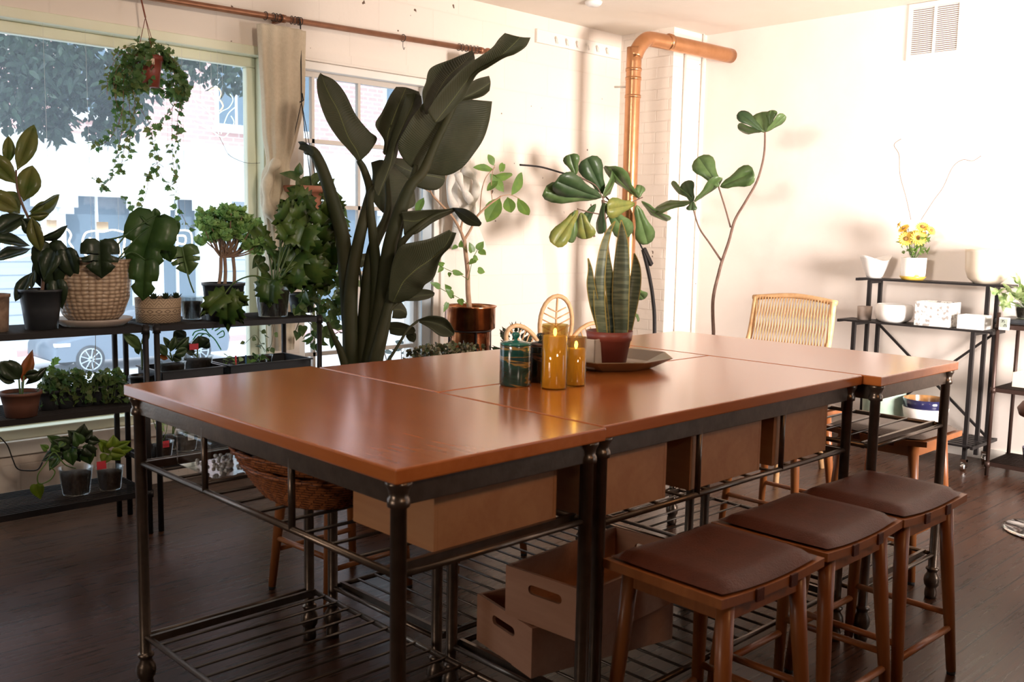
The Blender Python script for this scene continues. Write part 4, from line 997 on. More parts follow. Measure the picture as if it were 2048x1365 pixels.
# ------------------------------------------------------------------ ceiling and wall fittings
e = empty('smoke_detector', (4.86, 4.29, HC), 0, 'round white smoke detector on the ceiling near the corner', 'detector')
g = MB(); g.lathe([(.001, -.032), (.035, -.032), (.05, -.022), (.055, -.012), (.055, 0), (.001, 0)], 28); g.build('housing', M['white'], e)
g = MB(); g.lathe([(.056, -.010), (.058, -.008), (.058, -.004), (.056, -.002)], 28); g.build('ring', M['trimwhite'], e)
def vent():
    e = empty('air_vent', (XW, 2.655, 2.66), 0, 'white louvred air vent grille high on the white wall', 'vent')
    g = MB(); frame_y = (-.165, .165); 
    g.box(-.012, 0, -.17, .17, .15, .18); g.box(-.012, 0, -.17, .17, -.17, -.135); g.box(-.012, 0, -.17, -.145, -.135, .15); g.box(-.012, 0, .145, .17, -.135, .15); g.box(-.012, 0, -.008, .008, -.135, .15)
    g.build('frame', M['trimwhite'], e)
    g = MB()
    for i in range(23): z = -.13+i*.0124; g.add([(-.010, -.145, z+.0058), (-.010, .145, z+.0058), (-.004, .145, z), (-.004, -.145, z)], [(0, 1, 2, 3)])
    g.build('louvres', M['trimwhite'], e, solid=.0012)
    g = MB(); g.box(-.0015, -.0005, -.15, .15, -.14, .16); g.build('gap_shade_sheet', mat('mauve_shadow_gap', (.22, .15, .14), .9), e)  # mauve sheet paints the shade between the louvres
vent()
# big copper painted pipe
def pipe():
    xs, ys = 5.72, 4.55
    e = empty('copper_pipe', (xs, ys, 0), 0, 'thick copper painted pipe rising by the column and bending into the white wall', 'pipe')
    A = at(1262, 300, Y=4.31); x0, y0 = A.x-xs, 4.31-ys
    top = 2.69; R = .17
    pts = [V((x0, y0, 0)), V((x0, y0, 1.2)), V((x0, y0, top-R))]
    for k in range(1, 8): a = PI/2*k/8; pts.append(V((x0+R*(1-math.cos(a))*.8, y0-.03*math.sin(a), top-R+R*math.sin(a))))
    pts += [V((x0+R, y0-.04, top)), V((x0+.45, y0-.10, top-.01)), V((XW-xs+.02, 4.15-ys, top-.02))]
    g = MB(); g.tube(spline(pts, 4), .052, 24); g.build('pipe_run', M['copperpaint'], e)
    for z in (2.28, 2.40, 2.46): g = MB(); g.tube([(x0, y0, z), (x0, y0, z+.02)], .0555, 24); g.build('collar', M['copperpaint'], e)
    g = MB(); g.tube([(x0+.28, y0-.07, top), (x0+.31, y0-.075, top)], .0555, 24); g.build('collar', M['copperpaint'], e)
    g = MB(); g.tube([(x0, y0+.05, 2.36), (x0-.03, y0+.14, 2.365)], .007, 8); g.build('wall_strap', M['trimwhite'], e)
pipe()
# curtain rod, rings, hooks
def rod():
    e = empty('curtain_rod', (3, 4.76, 2.48), 0, 'long copper curtain rod above both windows', 'curtain rod')
    g = MB(); a = V((-.5-3, 0, 2.41-2.48)); b = V((4.36-3, 0, 2.513-2.48)); g.tube([a, b], .0165, 16); g.sphere(b+V((.01, 0, 0)), .024, 12, 8, (1.3, 1, 1)); g.build('pole', M['rod'], e)
    for x in (.6, 2.86, 4.31):
        z = 2.41+(x+.5)/4.86*.103
        g = MB(); g.bar((x-3, 0, z-2.48), (x-3, .10, z-2.48), .02, .03); g.tube([(x-3-.012, 0, z-2.48), (x-3+.012, 0, z-2.48)], .022, 14); g.build('bracket', M['rod'], e)
rod()
def rodz(x): return 2.41+(x+.5)/4.86*.103
def ring(x, label, drop=0, group='curtain rings'):
    z = rodz(x); g = MB(); g.tube([(0, .021*math.cos(t*PI/8), .021*math.sin(t*PI/8)) for t in range(16)], .0022, 6, closed=True)
    if drop: g.tube(spline([(0, 0, -.021), (0, 0, -.05), (.008, 0, -.066), (.016, 0, -.052)], 4), .0018, 5)
    o = g.build('curtain_ring', M['cable'], label=label, cat='ring', group=group); o.location = (x, 4.76, z); o.rotation_euler = (0, 0, rnd.uniform(-.2, .2)); return o
for i, px in enumerate((531, 546, 553, 560, 583, 590, 597, 601)):
    x = at(px, 45, Y=4.76).x; ring(x, 'black curtain ring among those holding up the cream curtain', group='rings above the cream curtain')
ring(at(806, 85, Y=4.76).x, 'lone black ring with hanging hook on the rod above the small window', 1, None)
for px in (918, 925, 933, 941, 948, 955): ring(at(px, 95, Y=4.76).x, 'black curtain ring bunched at the right end of the rod', group='rings at the right end of the rod')
def curtain(name, label, st, pleats, mt, Y=4.73, knots=()):
    P0 = at(st[0][0], st[0][1], Y=Y); e = empty(name, tuple(P0), 0, label, 'curtain')
    ctr = []; ws = []
    for cx_, cy_, w_ in st:
        p = at(cx_, cy_, Y=Y); ctr.append(p-P0); ws.append(V((w_*mpp(p)*.5/.715, 0, 0)))
    S = spline(ctr, 8); Wd = spline(ws, 8); seg = 72; vs = []
    for i, (p, w_) in enumerate(zip(S, Wd)):
        wx = max(.01, w_.x); wy = min(.05, max(.02, wx*.55))
        for k in range(seg):
            a = 2*PI*k/seg; rip = 1+.16*math.sin(a*pleats+.6*math.sin(i*.13))*1.05+.05*math.sin(a*5+i*.2)
            vs.append(p+V((wx*math.cos(a)*(.93+.07*rip), wy*math.sin(a)*rip, 0)))
    g = MB(); n = len(S); g.add(vs, [(i*seg+k, i*seg+(k+1) % seg, (i+1)*seg+(k+1) % seg, (i+1)*seg+k) for i in range(n-1) for k in range(seg)]+[tuple(range(seg))], True)
    g.build('cloth_panel', M[mt], e)
    for kn in knots:
        g = MB(); pts = [at(a, b, Y=Y-d)-P0 for a, b, d in kn[0]]; SS = spline(pts, 7); rr_ = [kn[1]*(.8+.25*math.sin(i*.7)) for i in range(len(SS))]
        rr_[0] = rr_[-1] = kn[1]*.5; g.tube(SS, rr_, 16); g.build('knot', M[mt], e)
    return e
curtain('cream_curtain', 'cream muslin curtain between the two windows, gathered into a low loop', [(564, 56, 78), (565, 120, 74), (566, 200, 68), (560, 270, 54), (556, 325, 36), (552, 350, 44), (548, 400, 42), (552, 450, 34), (560, 520, 44), (562, 600, 44), (562, 700, 40)], 11, 'cloth',
        knots=[([(556, 322, .03), (540, 345, .05), (533, 385, .06), (538, 425, .07), (552, 440, .08), (566, 420, .07), (572, 380, .05), (568, 345, .04)], .030)])
curtain('white_curtain', 'off white curtain knotted in thick braid behind the small fig tree', [(938, 112, 34), (935, 200, 30), (930, 300, 30), (928, 350, 44), (926, 400, 44), (930, 440, 40), (935, 480, 60), (940, 500, 66)], 7, 'whitecloth', Y=4.74,
        knots=[([(905, 350, .05), (898, 385, .07), (915, 425, .08), (935, 440, .07)], .028), ([(925, 338, .05), (950, 360, .08), (948, 400, .09), (925, 430, .08), (912, 455, .05)], .028), ([(915, 345, .08), (925, 375, .10), (945, 410, .09), (955, 440, .05)], .026)])

# ------------------------------------------------------------------ big plants
def patch(rows, n=7, mid_back=.0):
    """rows: list of stations, each a list of world points across the leaf; smooth both ways"""
    m = len(rows[0]); cols = [spline([r[j] for r in rows], n) for j in range(m)]
    out = []
    for i in range(len(cols[0])):
        out.append(spline([c[i] for c in cols], 4))
    return out
def leaf_patch(e, org, rows, mname, solid=.0025, name='leaf'):
    """rows of (px,py,Y) triples"""
    R = [[at(a, b, Y=y)-org for a, b, y in r] for r in rows]
    G = patch(R); g = MB(); g.grid(G); o = g.build(name, M[mname], e, solid=solid); me = o.data
    uv = me.uv_layers.new(name='UVMap'); n, m_ = len(G), len(G[0])
    for lp in me.loops: uv.data[lp.index].uv = ((lp.vertex_index//m_)/(n-1), (lp.vertex_index % m_)/(m_-1))
    return o
def rows2(y0, y1, st, dl=-.05, dr=-.05):
    """st: stations (Lx,Ly, Mx,My, Rx,Ry); edges come toward (dl,dr negative) or away from the viewer relative to the midrib"""
    n = len(st); out = []
    for i, (a, b, c, d, f, g) in enumerate(st):
        y = y0+(y1-y0)*i/(n-1); k = math.sin(PI*min(1, (i+.6)/n))
        out.append([(a, b, y+dl*k), (c, d, y), (f, g, y+dr*k)])
    return out
def bird_plant():
    org = at(730, 722, Y=3.9); org.z = 0
    e = empty('bird_of_paradise_plant', tuple(org), 0, 'huge dark leaved bird of paradise plant reaching the ceiling before the small window', 'plant')
    A = lambda *a: leaf_patch(e, org, *a)
    # left upright leaf
    A(rows2(3.95, 3.9, [(641, 146, 642, 147, 645, 150), (634, 165, 649, 169, 668, 160), (638, 198, 660, 193, 690, 186), (653, 240, 676, 222, 712, 230), (675, 275, 695, 272, 738, 262), (697, 300, 712, 300, 754, 278), (718, 325, 721, 322, 738, 306)], -.06, -.03), 'bop')
    # middle folded leaf
    A(rows2(3.95, 3.85, [(792, 174, 812, 175, 838, 184), (780, 192, 800, 203, 842, 200), (764, 225, 786, 238, 838, 230), (751, 250, 776, 268, 818, 262), (768, 280, 774, 290, 795, 288), (766, 305, 770, 310, 776, 305)], -.03, -.08), 'bop')
    A(rows2(3.78, 3.82, [(812, 188, 830, 186, 842, 192), (808, 205, 822, 215, 842, 215), (796, 240, 806, 250, 820, 245), (782, 275, 790, 290, 800, 285), (768, 320, 780, 330, 792, 318), (752, 350, 764, 372, 776, 352), (748, 378, 756, 392, 762, 380)], .04, .03), 'bop')
    # big right leaf, lower blade
    A(rows2(3.7, 3.85, [(916, 196, 918, 197, 984, 203), (868, 190, 903, 222, 979, 240), (834, 222, 888, 250, 968, 276), (812, 256, 872, 283, 950, 305), (796, 292, 858, 310, 924, 336), (812, 325, 850, 335, 893, 351), (838, 344, 845, 348, 856, 346)], -.05, -.10), 'bop')
    # big right leaf, upper blade left lobe
    A(rows2(3.62, 3.68, [(945, 101, 946, 104, 948, 108), (905, 118, 930, 122, 948, 124), (862, 136, 898, 150, 928, 142), (852, 165, 880, 175, 912, 168), (845, 186, 868, 198, 898, 190), (848, 215, 858, 222, 880, 212), (850, 228, 853, 229, 858, 226)], -.05, .03), 'bop')
    # upper right lobe and rolled tip
    A(rows2(3.66, 3.66, [(978, 152, 981, 165, 979, 182), (955, 158, 962, 178, 966, 192), (930, 172, 940, 190, 940, 200), (908, 192, 914, 199, 920, 203)], -.04, -.03), 'bop')
    A(rows2(3.45, 3.62, [(1010, 66, 1040, 74, 1061, 75), (998, 78, 1030, 85, 1052, 93), (985, 95, 1010, 104, 1030, 108), (962, 112, 985, 124, 1008, 116), (944, 124, 960, 138, 975, 136), (918, 144, 935, 160, 952, 151), (882, 182, 905, 200, 928, 196), (855, 222, 870, 245, 885, 240)], -.07, -.05), 'bop')
    # darker leaves behind
    A(rows2(4.1, 4.1, [(780, 315, 781, 322, 780, 340), (810, 318, 815, 340, 810, 362), (845, 322, 850, 350, 845, 378), (875, 335, 878, 355, 872, 380), (890, 352, 890, 360, 886, 370)], .03, .03), 'bop')
    A(rows2(4.05, 3.98, [(742, 325, 765, 320, 790, 335), (745, 350, 775, 352, 822, 365), (742, 380, 775, 385, 830, 395), (748, 405, 776, 415, 826, 414), (765, 425, 777, 430, 790, 427)], .05, .05), 'bop')
    # lower leaves on the right
    A(rows2(3.75, 3.7, [(802, 424, 806, 440, 808, 470), (828, 422, 832, 442, 832, 468), (858, 420, 866, 430, 866, 445), (890, 419, 895, 424, 900, 428), (906, 416, 909, 418, 912, 421)], -.04, .02), 'bop')
    A(rows2(3.7, 3.55, [(906, 416, 909, 418, 908, 422), (930, 418, 928, 430, 922, 440), (950, 430, 946, 442, 938, 451), (963, 446, 962, 450, 958, 453)], -.03, .03), 'bop')
    A(rows2(3.55, 3.75, [(899, 460, 904, 464, 913, 466), (862, 477, 888, 495, 902, 492), (832, 484, 860, 520, 882, 515), (806, 490, 838, 535, 868, 555), (793, 505, 820, 550, 850, 570), (784, 530, 806, 565, 842, 582), (778, 570, 794, 588, 820, 598), (776, 600, 786, 606, 800, 606)], -.06, -.06), 'bop')
    A(rows2(3.75, 3.75, [(805, 598, 806, 600, 808, 602), (832, 580, 838, 592, 834, 602), (858, 580, 858, 590, 856, 598), (869, 586, 869, 588, 868, 592)], -.02, -.02), 'bop')
    A(rows2(3.7, 3.6, [(836, 640, 838, 642, 838, 645), (862, 632, 864, 645, 858, 656), (892, 638, 890, 655, 880, 672), (909, 662, 908, 670, 900, 674)], -.03, -.03), 'bop')
    A(rows2(3.9, 3.9, [(784, 606, 786, 620, 784, 637), (800, 603, 802, 620, 800, 638), (812, 618, 814, 628, 812, 636)], .03, .02), 'bop')
    A(rows2(3.8, 3.75, [(776, 645, 778, 655, 780, 668), (800, 645, 804, 658, 800, 672), (828, 655, 831, 662, 826, 668)], -.02, .02), 'bop')
    A(rows2(3.8, 3.8, [(809, 662, 812, 668, 812, 674), (822, 660, 824, 672, 818, 682), (832, 668, 832, 678, 828, 685)], -.02, .02), 'bop')
    A(rows2(4.15, 4.15, [(706, 503, 712, 515, 716, 528), (725, 508, 726, 520, 724, 535), (744, 504, 743, 508, 740, 514)], .02, .02), 'bop')
    A(rows2(4.0, 3.95, [(596, 284, 600, 290, 597, 298), (608, 284, 614, 292, 612, 304), (624, 296, 628, 304, 625, 312)], -.02, .02), 'bop')
    # petioles and trunk sheaths
    def stem(pts, r0, r1, y0, y1, nm='stalk'):
        n = len(pts); P = [at(a, b, Y=y0+(y1-y0)*i/(n-1))-org for i, (a, b) in enumerate(pts)]; S = spline(P, 6)
        g = MB(); g.tube(S, lerpr(r0, r1, len(S)), 10); g.build(nm, M['bopstem'], e)
    stem([(702, 735), (700, 650), (704, 560), (718, 480), (735, 410), (740, 380), (728, 340), (718, 322)], .042, .014, 3.95, 3.9)
    stem([(735, 735), (750, 640), (752, 540), (746, 470), (741, 420), (742, 385), (752, 370)], .036, .012, 3.9, 3.88)
    stem([(742, 735), (762, 620), (778, 500), (800, 420), (822, 370), (845, 345), (872, 285), (903, 222), (925, 175), (948, 122)], .045, .008, 3.88, 3.66)
    stem([(750, 735), (775, 600), (792, 480), (812, 400), (826, 355), (832, 330)], .036, .012, 3.85, 3.8)
    stem([(725, 735), (732, 600), (745, 500), (772, 440), (777, 400), (774, 340), (782, 250)], .04, .007, 3.95, 3.9)
    stem([(745, 735), (790, 560), (800, 505), (810, 478), (860, 436), (905, 419)], .03, .006, 3.82, 3.7)
    stem([(757, 728), (775, 650), (782, 618), (805, 600)], .018, .007, 3.8, 3.78); stem([(775, 725), (800, 685), (815, 660), (836, 642)], .008, .006, 3.7, 3.7)
    stem([(715, 735), (724, 640), (722, 560), (716, 530)], .008, .006, 4.1, 4.12)
    stem([(706, 735), (694, 560), (684, 470), (665, 400), (645, 340), (628, 306), (612, 300)], .045, .022, 4.0, 4.0, 'arching_stalk')
    stem([(690, 730), (680, 700), (668, 675), (655, 645)], .022, .008, 3.9, 3.9)
    g = MB(); g.lathe([(.001, 0), (.12, 0), (.155, .33), (.16, .34), (.16, .38), (.15, .38), (.14, .34), (.001, .34)], 32, (.06, -.03, 0)); g.build('pot', M['blackpot'], e)
bird_plant()

def fiddle_front():
    org = at(1222, 660, Y=4.25); org.z = 0
    e = empty('fiddle_leaf_fig', tuple(org), 0, 'bushy fiddle leaf fig in front of the copper pipe and corner', 'plant')
    Y = 4.25; g = MB(); T = lambda *p: [at(a, b, Y=Y+d)-org for a, b, d in p]
    g.tube([V((0, 0, .3))]+spline(T((1226, 660, 0), (1222, 560, 0), (1212, 470, 0), (1206, 400, 0)), 6), .011, 8)
    g.build('trunk', M['darkbark'], e)
    g = MB()
    for pts in (((1206, 402, 0), (1245, 410, -.03), (1285, 395, -.05)), ((1208, 430, 0), (1180, 425, -.03), (1155, 418, -.05)), ((1206, 398, 0), (1190, 370, .02), (1150, 352, .02)), ((1210, 440, 0), (1235, 410, 0)), ((1206, 400, 0), (1207, 392, 0), (1206, 385, 0))):
        g.tube(spline(T(*pts), 5), .004, 6)
    g.build('branches', M['darkbark'], e)
    ml, md, my = MB(), MB(), MB()
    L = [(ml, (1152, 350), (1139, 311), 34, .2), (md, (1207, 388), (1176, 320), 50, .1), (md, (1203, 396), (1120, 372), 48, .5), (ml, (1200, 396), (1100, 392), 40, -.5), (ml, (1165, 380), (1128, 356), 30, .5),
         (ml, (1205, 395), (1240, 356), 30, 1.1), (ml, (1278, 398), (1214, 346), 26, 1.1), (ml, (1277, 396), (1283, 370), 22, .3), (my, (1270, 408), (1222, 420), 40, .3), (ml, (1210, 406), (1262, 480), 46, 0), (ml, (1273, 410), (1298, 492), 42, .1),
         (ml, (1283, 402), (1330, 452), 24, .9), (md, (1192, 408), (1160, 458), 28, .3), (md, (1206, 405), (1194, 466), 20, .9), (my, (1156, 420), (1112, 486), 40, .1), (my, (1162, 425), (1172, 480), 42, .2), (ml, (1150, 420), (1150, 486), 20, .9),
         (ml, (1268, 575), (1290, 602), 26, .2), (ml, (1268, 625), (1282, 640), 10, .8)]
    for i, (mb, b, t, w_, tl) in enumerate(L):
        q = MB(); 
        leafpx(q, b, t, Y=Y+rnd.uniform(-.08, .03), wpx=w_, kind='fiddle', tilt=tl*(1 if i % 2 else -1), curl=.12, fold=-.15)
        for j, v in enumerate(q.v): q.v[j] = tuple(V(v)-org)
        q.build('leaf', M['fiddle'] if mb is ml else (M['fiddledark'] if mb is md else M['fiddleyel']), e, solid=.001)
    g = MB(); g.lathe([(.001, 0), (.13, 0), (.17, .30), (.175, .30), (.175, .33), (.16, .33), (.15, .29), (.001, .29)], 32); g.build('pot', M['whiteceramic'], e)
fiddle_front()
def fiddle_tall():
    X = 5.38; org = at(1427, 665, X=X); org.z = 0
    e = empty('fiddle_leaf_fig', tuple(org), 0, 'tall bare stemmed fiddle leaf fig with leaf tufts against the white wall', 'plant')
    T = lambda *p: [at(a, b, X=X)-org for a, b in p]
    g = MB(); S = [V((0, 0, .28))]+spline(T((1427, 665), (1426, 600), (1438, 545), (1445, 520), (1458, 482), (1470, 440), (1492, 402), (1515, 360), (1528, 310), (1530, 264)), 6); g.tube(S, lerpr(.012, .006, len(S)), 8)
    g.tube(spline(T((1444, 524), (1420, 488), (1398, 455), (1385, 412)), 6), lerpr(.007, .005, 19), 7); g.tube(spline(T((1461, 455), (1450, 415), (1437, 374)), 6), .0055, 7)
    g.build('trunk', M['darkbark'], e)
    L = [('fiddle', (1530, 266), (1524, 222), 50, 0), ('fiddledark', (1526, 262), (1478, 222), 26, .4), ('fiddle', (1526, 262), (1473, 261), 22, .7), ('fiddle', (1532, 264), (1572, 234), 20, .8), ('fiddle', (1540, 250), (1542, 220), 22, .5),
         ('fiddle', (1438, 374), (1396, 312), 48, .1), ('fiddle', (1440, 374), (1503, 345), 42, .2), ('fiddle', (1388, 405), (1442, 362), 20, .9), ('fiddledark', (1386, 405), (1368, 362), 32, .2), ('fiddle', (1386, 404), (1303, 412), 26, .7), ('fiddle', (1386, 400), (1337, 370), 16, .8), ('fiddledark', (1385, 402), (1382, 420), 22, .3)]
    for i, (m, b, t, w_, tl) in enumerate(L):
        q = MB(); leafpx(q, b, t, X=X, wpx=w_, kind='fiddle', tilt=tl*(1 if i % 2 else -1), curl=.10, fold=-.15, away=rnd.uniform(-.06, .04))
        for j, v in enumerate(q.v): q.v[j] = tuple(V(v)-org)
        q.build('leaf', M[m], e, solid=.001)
    g = MB(); g.lathe([(.001, 0), (.12, 0), (.15, .28), (.155, .28), (.155, .31), (.14, .31), (.13, .27), (.001, .27)], 32); g.build('pot', M['blackpot'], e)
fiddle_tall()
def arc_lamp():
    Y = 4.36; org = at(1308, 665, Y=Y); org.z = 0
    e = empty('arched_lamp', tuple(org), 0, 'black arched metal pole curving up behind the fiddle leaf fig', 'lamp')
    T = lambda *p: [at(a, b, Y=Y)-org for a, b in p]
    S = spline([V((0.02, 0, .02))]+T((1309, 660), (1306, 600), (1298, 550), (1286, 500)), 6); g = MB(); g.tube(S, .014, 10); g.build('lower_pole', M['blackmetal'], e)
    S = spline(T((1286, 500), (1268, 468), (1230, 415), (1180, 365), (1120, 345), (1080, 334), (1040, 330)), 6); g = MB(); g.tube(S, .006, 8); g.build('upper_arc', M['blackmetal'], e)
    a, b = T((1283, 498), (1298, 530)); g = MB(); g.bar(a+V((.015, -.01, 0)), b+V((.015, -.01, 0)), .02, .03); g.build('clamp', M['blackmetal'], e)
    g = MB(); g.lathe([(.001, 0), (.15, 0), (.15, .015), (.02, .03), (.001, .03)], 32); g.build('base', M['blackmetal'], e)
arc_lamp()
def corner_tree():
    Y = 4.42; c = at(940, 650, Y=Y); org = V((c.x, Y, 0))
    st = empty('plant_stand', tuple(org), 0, 'black wire ring stand holding the copper planter', 'stand')
    zr = at(940, 660, Y=Y).z; R = .142
    g = MB(); g.tube([(R*.93*math.cos(2*PI*k/32), R*.93*math.sin(2*PI*k/32), zr) for k in range(32)], .005, 6, closed=True); g.build('ring', M['blackmetal'], st)
    for k in range(4):
        a = PI/4+k*PI/2+.35; g = MB(); g.tube([(R*.93*math.cos(a), R*.93*math.sin(a), zr), (R*math.cos(a), R*math.sin(a), 0)], .006, 8); g.build('leg', M['blackmetal'], st)
    e = empty('copper_planter', (org.x, org.y, zr-.20), 0, 'shiny aged copper planter holding the small fig tree', 'planter')
    zt = at(940, 612, Y=Y).z-(zr-.20)
    g = MB(); g.lathe([(.001, 0), (.115, 0), (.125, .02), (.125, .185), (.128, .206), (.150, .208), (.156, .215), (.156, zt-.01), (.165, zt), (.16, zt+.003), (.150, zt-.012), (.148, .215), (.12, .19), (.001, .02)], 48); g.build('planter_body', M['copper'], e)
    zb = zr-.20+zt-.02
    t = empty('small_fig_tree', (org.x, org.y, zb), 0, 'small pale trunked tree with light green leaves in the copper planter', 'tree')
    o2 = V((org.x, org.y, zb)); T = lambda *p: [at(a, b, Y=Y)-o2 for a, b in p]
    g = MB(); g.disc(.14, -.01); g.build('soil', mat('pale_perlite_soil', (.34, .29, .26), .9, c2=(.55, .50, .46), scale=90), t)
    g = MB(); S = spline([V((0, 0, -.03))]+T((936, 585), (935, 540), (931, 505), (928, 476)), 6); g.tube(S, lerpr(.017, .012, len(S)), 10)
    for pts, r0, r1 in (([(929, 480), (915, 450), (900, 428), (878, 405), (862, 385), (855, 350), (854, 320)], .010, .004), ([(930, 478), (942, 458), (955, 432), (978, 410), (1002, 393)], .009, .005), ([(928, 482), (922, 462), (925, 442)], .010, .006),
                        ([(960, 428), (963, 385), (972, 355), (990, 335)], .004, .002), ([(985, 404), (982, 375), (985, 345), (990, 330)], .003, .002), ([(1000, 393), (1020, 390), (1040, 398)], .003, .002), ([(860, 385), (840, 372), (824, 362)], .003, .002)):
        S = spline(T(*pts), 6); g.tube(S, lerpr(r0, r1, len(S)), 7)
    g.build('trunk', M['palebark'], t)
    l = MB()
    for b, tp, w_, tl in (((1000, 395), (975, 440), 34, .1), ((1022, 392), (1049, 345), 20, .5), ((1035, 396), (1057, 434), 22, .3), ((1015, 394), (1022, 426), 26, .1), ((1008, 385), (984, 350), 20, .3), ((990, 350), (1028, 356), 18, .6), ((988, 340), (952, 332), 14, .6), ((988, 332), (978, 310), 14, .4),
                          ((1000, 335), (1012, 336), 16, .2), ((996, 362), (975, 378), 14, .5), ((848, 395), (832, 424), 16, .4), ((1000, 345), (1006, 325), 12, .3)):
        leafpx(l, b, tp, Y=Y+rnd.uniform(-.05, .05), wpx=w_, kind='ellipse', tilt=tl, curl=.15, fold=.2)
    sv = MB()
    for pts, ls in ((((937, 560), (945, 520), (955, 500), (962, 485)), [((945, 505), (940, 485), 14), ((955, 500), (968, 482), 16), ((960, 500), (972, 512), 14), ((950, 520), (938, 528), 12), ((955, 540), (972, 545), 14), ((946, 515), (958, 520), 12)]),
                    (((936, 560), (918, 548), (900, 542), (880, 532)), [((905, 545), (930, 548), 12), ((885, 535), (876, 545), 10), ((888, 530), (872, 526), 10), ((900, 545), (898, 555), 8)]),
                    (((935, 608), (915, 595), (895, 585), (868, 570)), [((920, 598), (924, 612), 14), ((905, 592), (892, 578), 14), ((900, 580), (890, 570), 12), ((880, 575), (862, 565), 12), ((895, 605), (888, 625), 10), ((905, 597), (897, 580), 10)]),
                    (((934, 500), (925, 495), (912, 492)), [((922, 495), (922, 480), 10), ((914, 492), (904, 498), 9)])):
        sv.tube(spline([at(a, b, Y=Y-.03)-o2 for a, b in pts], 5), .002, 5)
        for b, tp, w_ in ls: leafpx(l, b, tp, Y=Y-.03+rnd.uniform(-.02, .02), wpx=w_, kind='heart', tilt=rnd.uniform(-.6, .6))
    for j, v in enumerate(l.v): l.v[j] = tuple(V(v)-o2)
    l.build('leaves', M['lime'], t); sv.build('side_shoots', M['lime'], t)
corner_tree()
def low_planter():
    Y = 4.15; a = at(855, 690, Y=Y); b = at(930, 705, Y=Y); c = (a+b)/2
    e = empty('succulent_planter', (c.x, Y, 0), 0, 'dark planter of small mottled succulents just behind the far table edge', 'planter')
    g = MB(); g.box(-.24, .24, -.08, .08, .02, .58); g.build('planter_body', M['blackpot'], e, bevel=.01)
    l = MB()
    for _ in range(150):
        p = V((rnd.uniform(-.24, .24), rnd.uniform(-.09, .09), .6+rnd.uniform(0, .10)))
        for k in range(5): add_leaf(l, p, rdir()+V((0, 0, .5)), rdir(), .028, .022, 'ellipse', -.2, .3, simple=True)
    l.build('leaves', M['succulent'], e, kind='stuff')
    # darker tuft to the right, by the petal chair
    p = at(1030, 680, Y=4.3); e = empty('dark_leafy_plant', (p.x, 4.3, 0), 0, 'dark small leaved plant beside the petal backed chair', 'plant')
    g = MB(); g.lathe([(.001, 0), (.09, 0), (.12, .40), (.11, .40), (.001, .38)], 24); g.build('pot', M['blackpot'], e)
    l = MB()
    for _ in range(170):
        d = rdir(); q = V((d.x*.13, d.y*.1, .56+d.z*.19)); add_leaf(l, q, d, rdir(), .05, .028, 'ivy', .1, .1)
    l.build('leaves', M['darkleaf'], e)
low_planter()

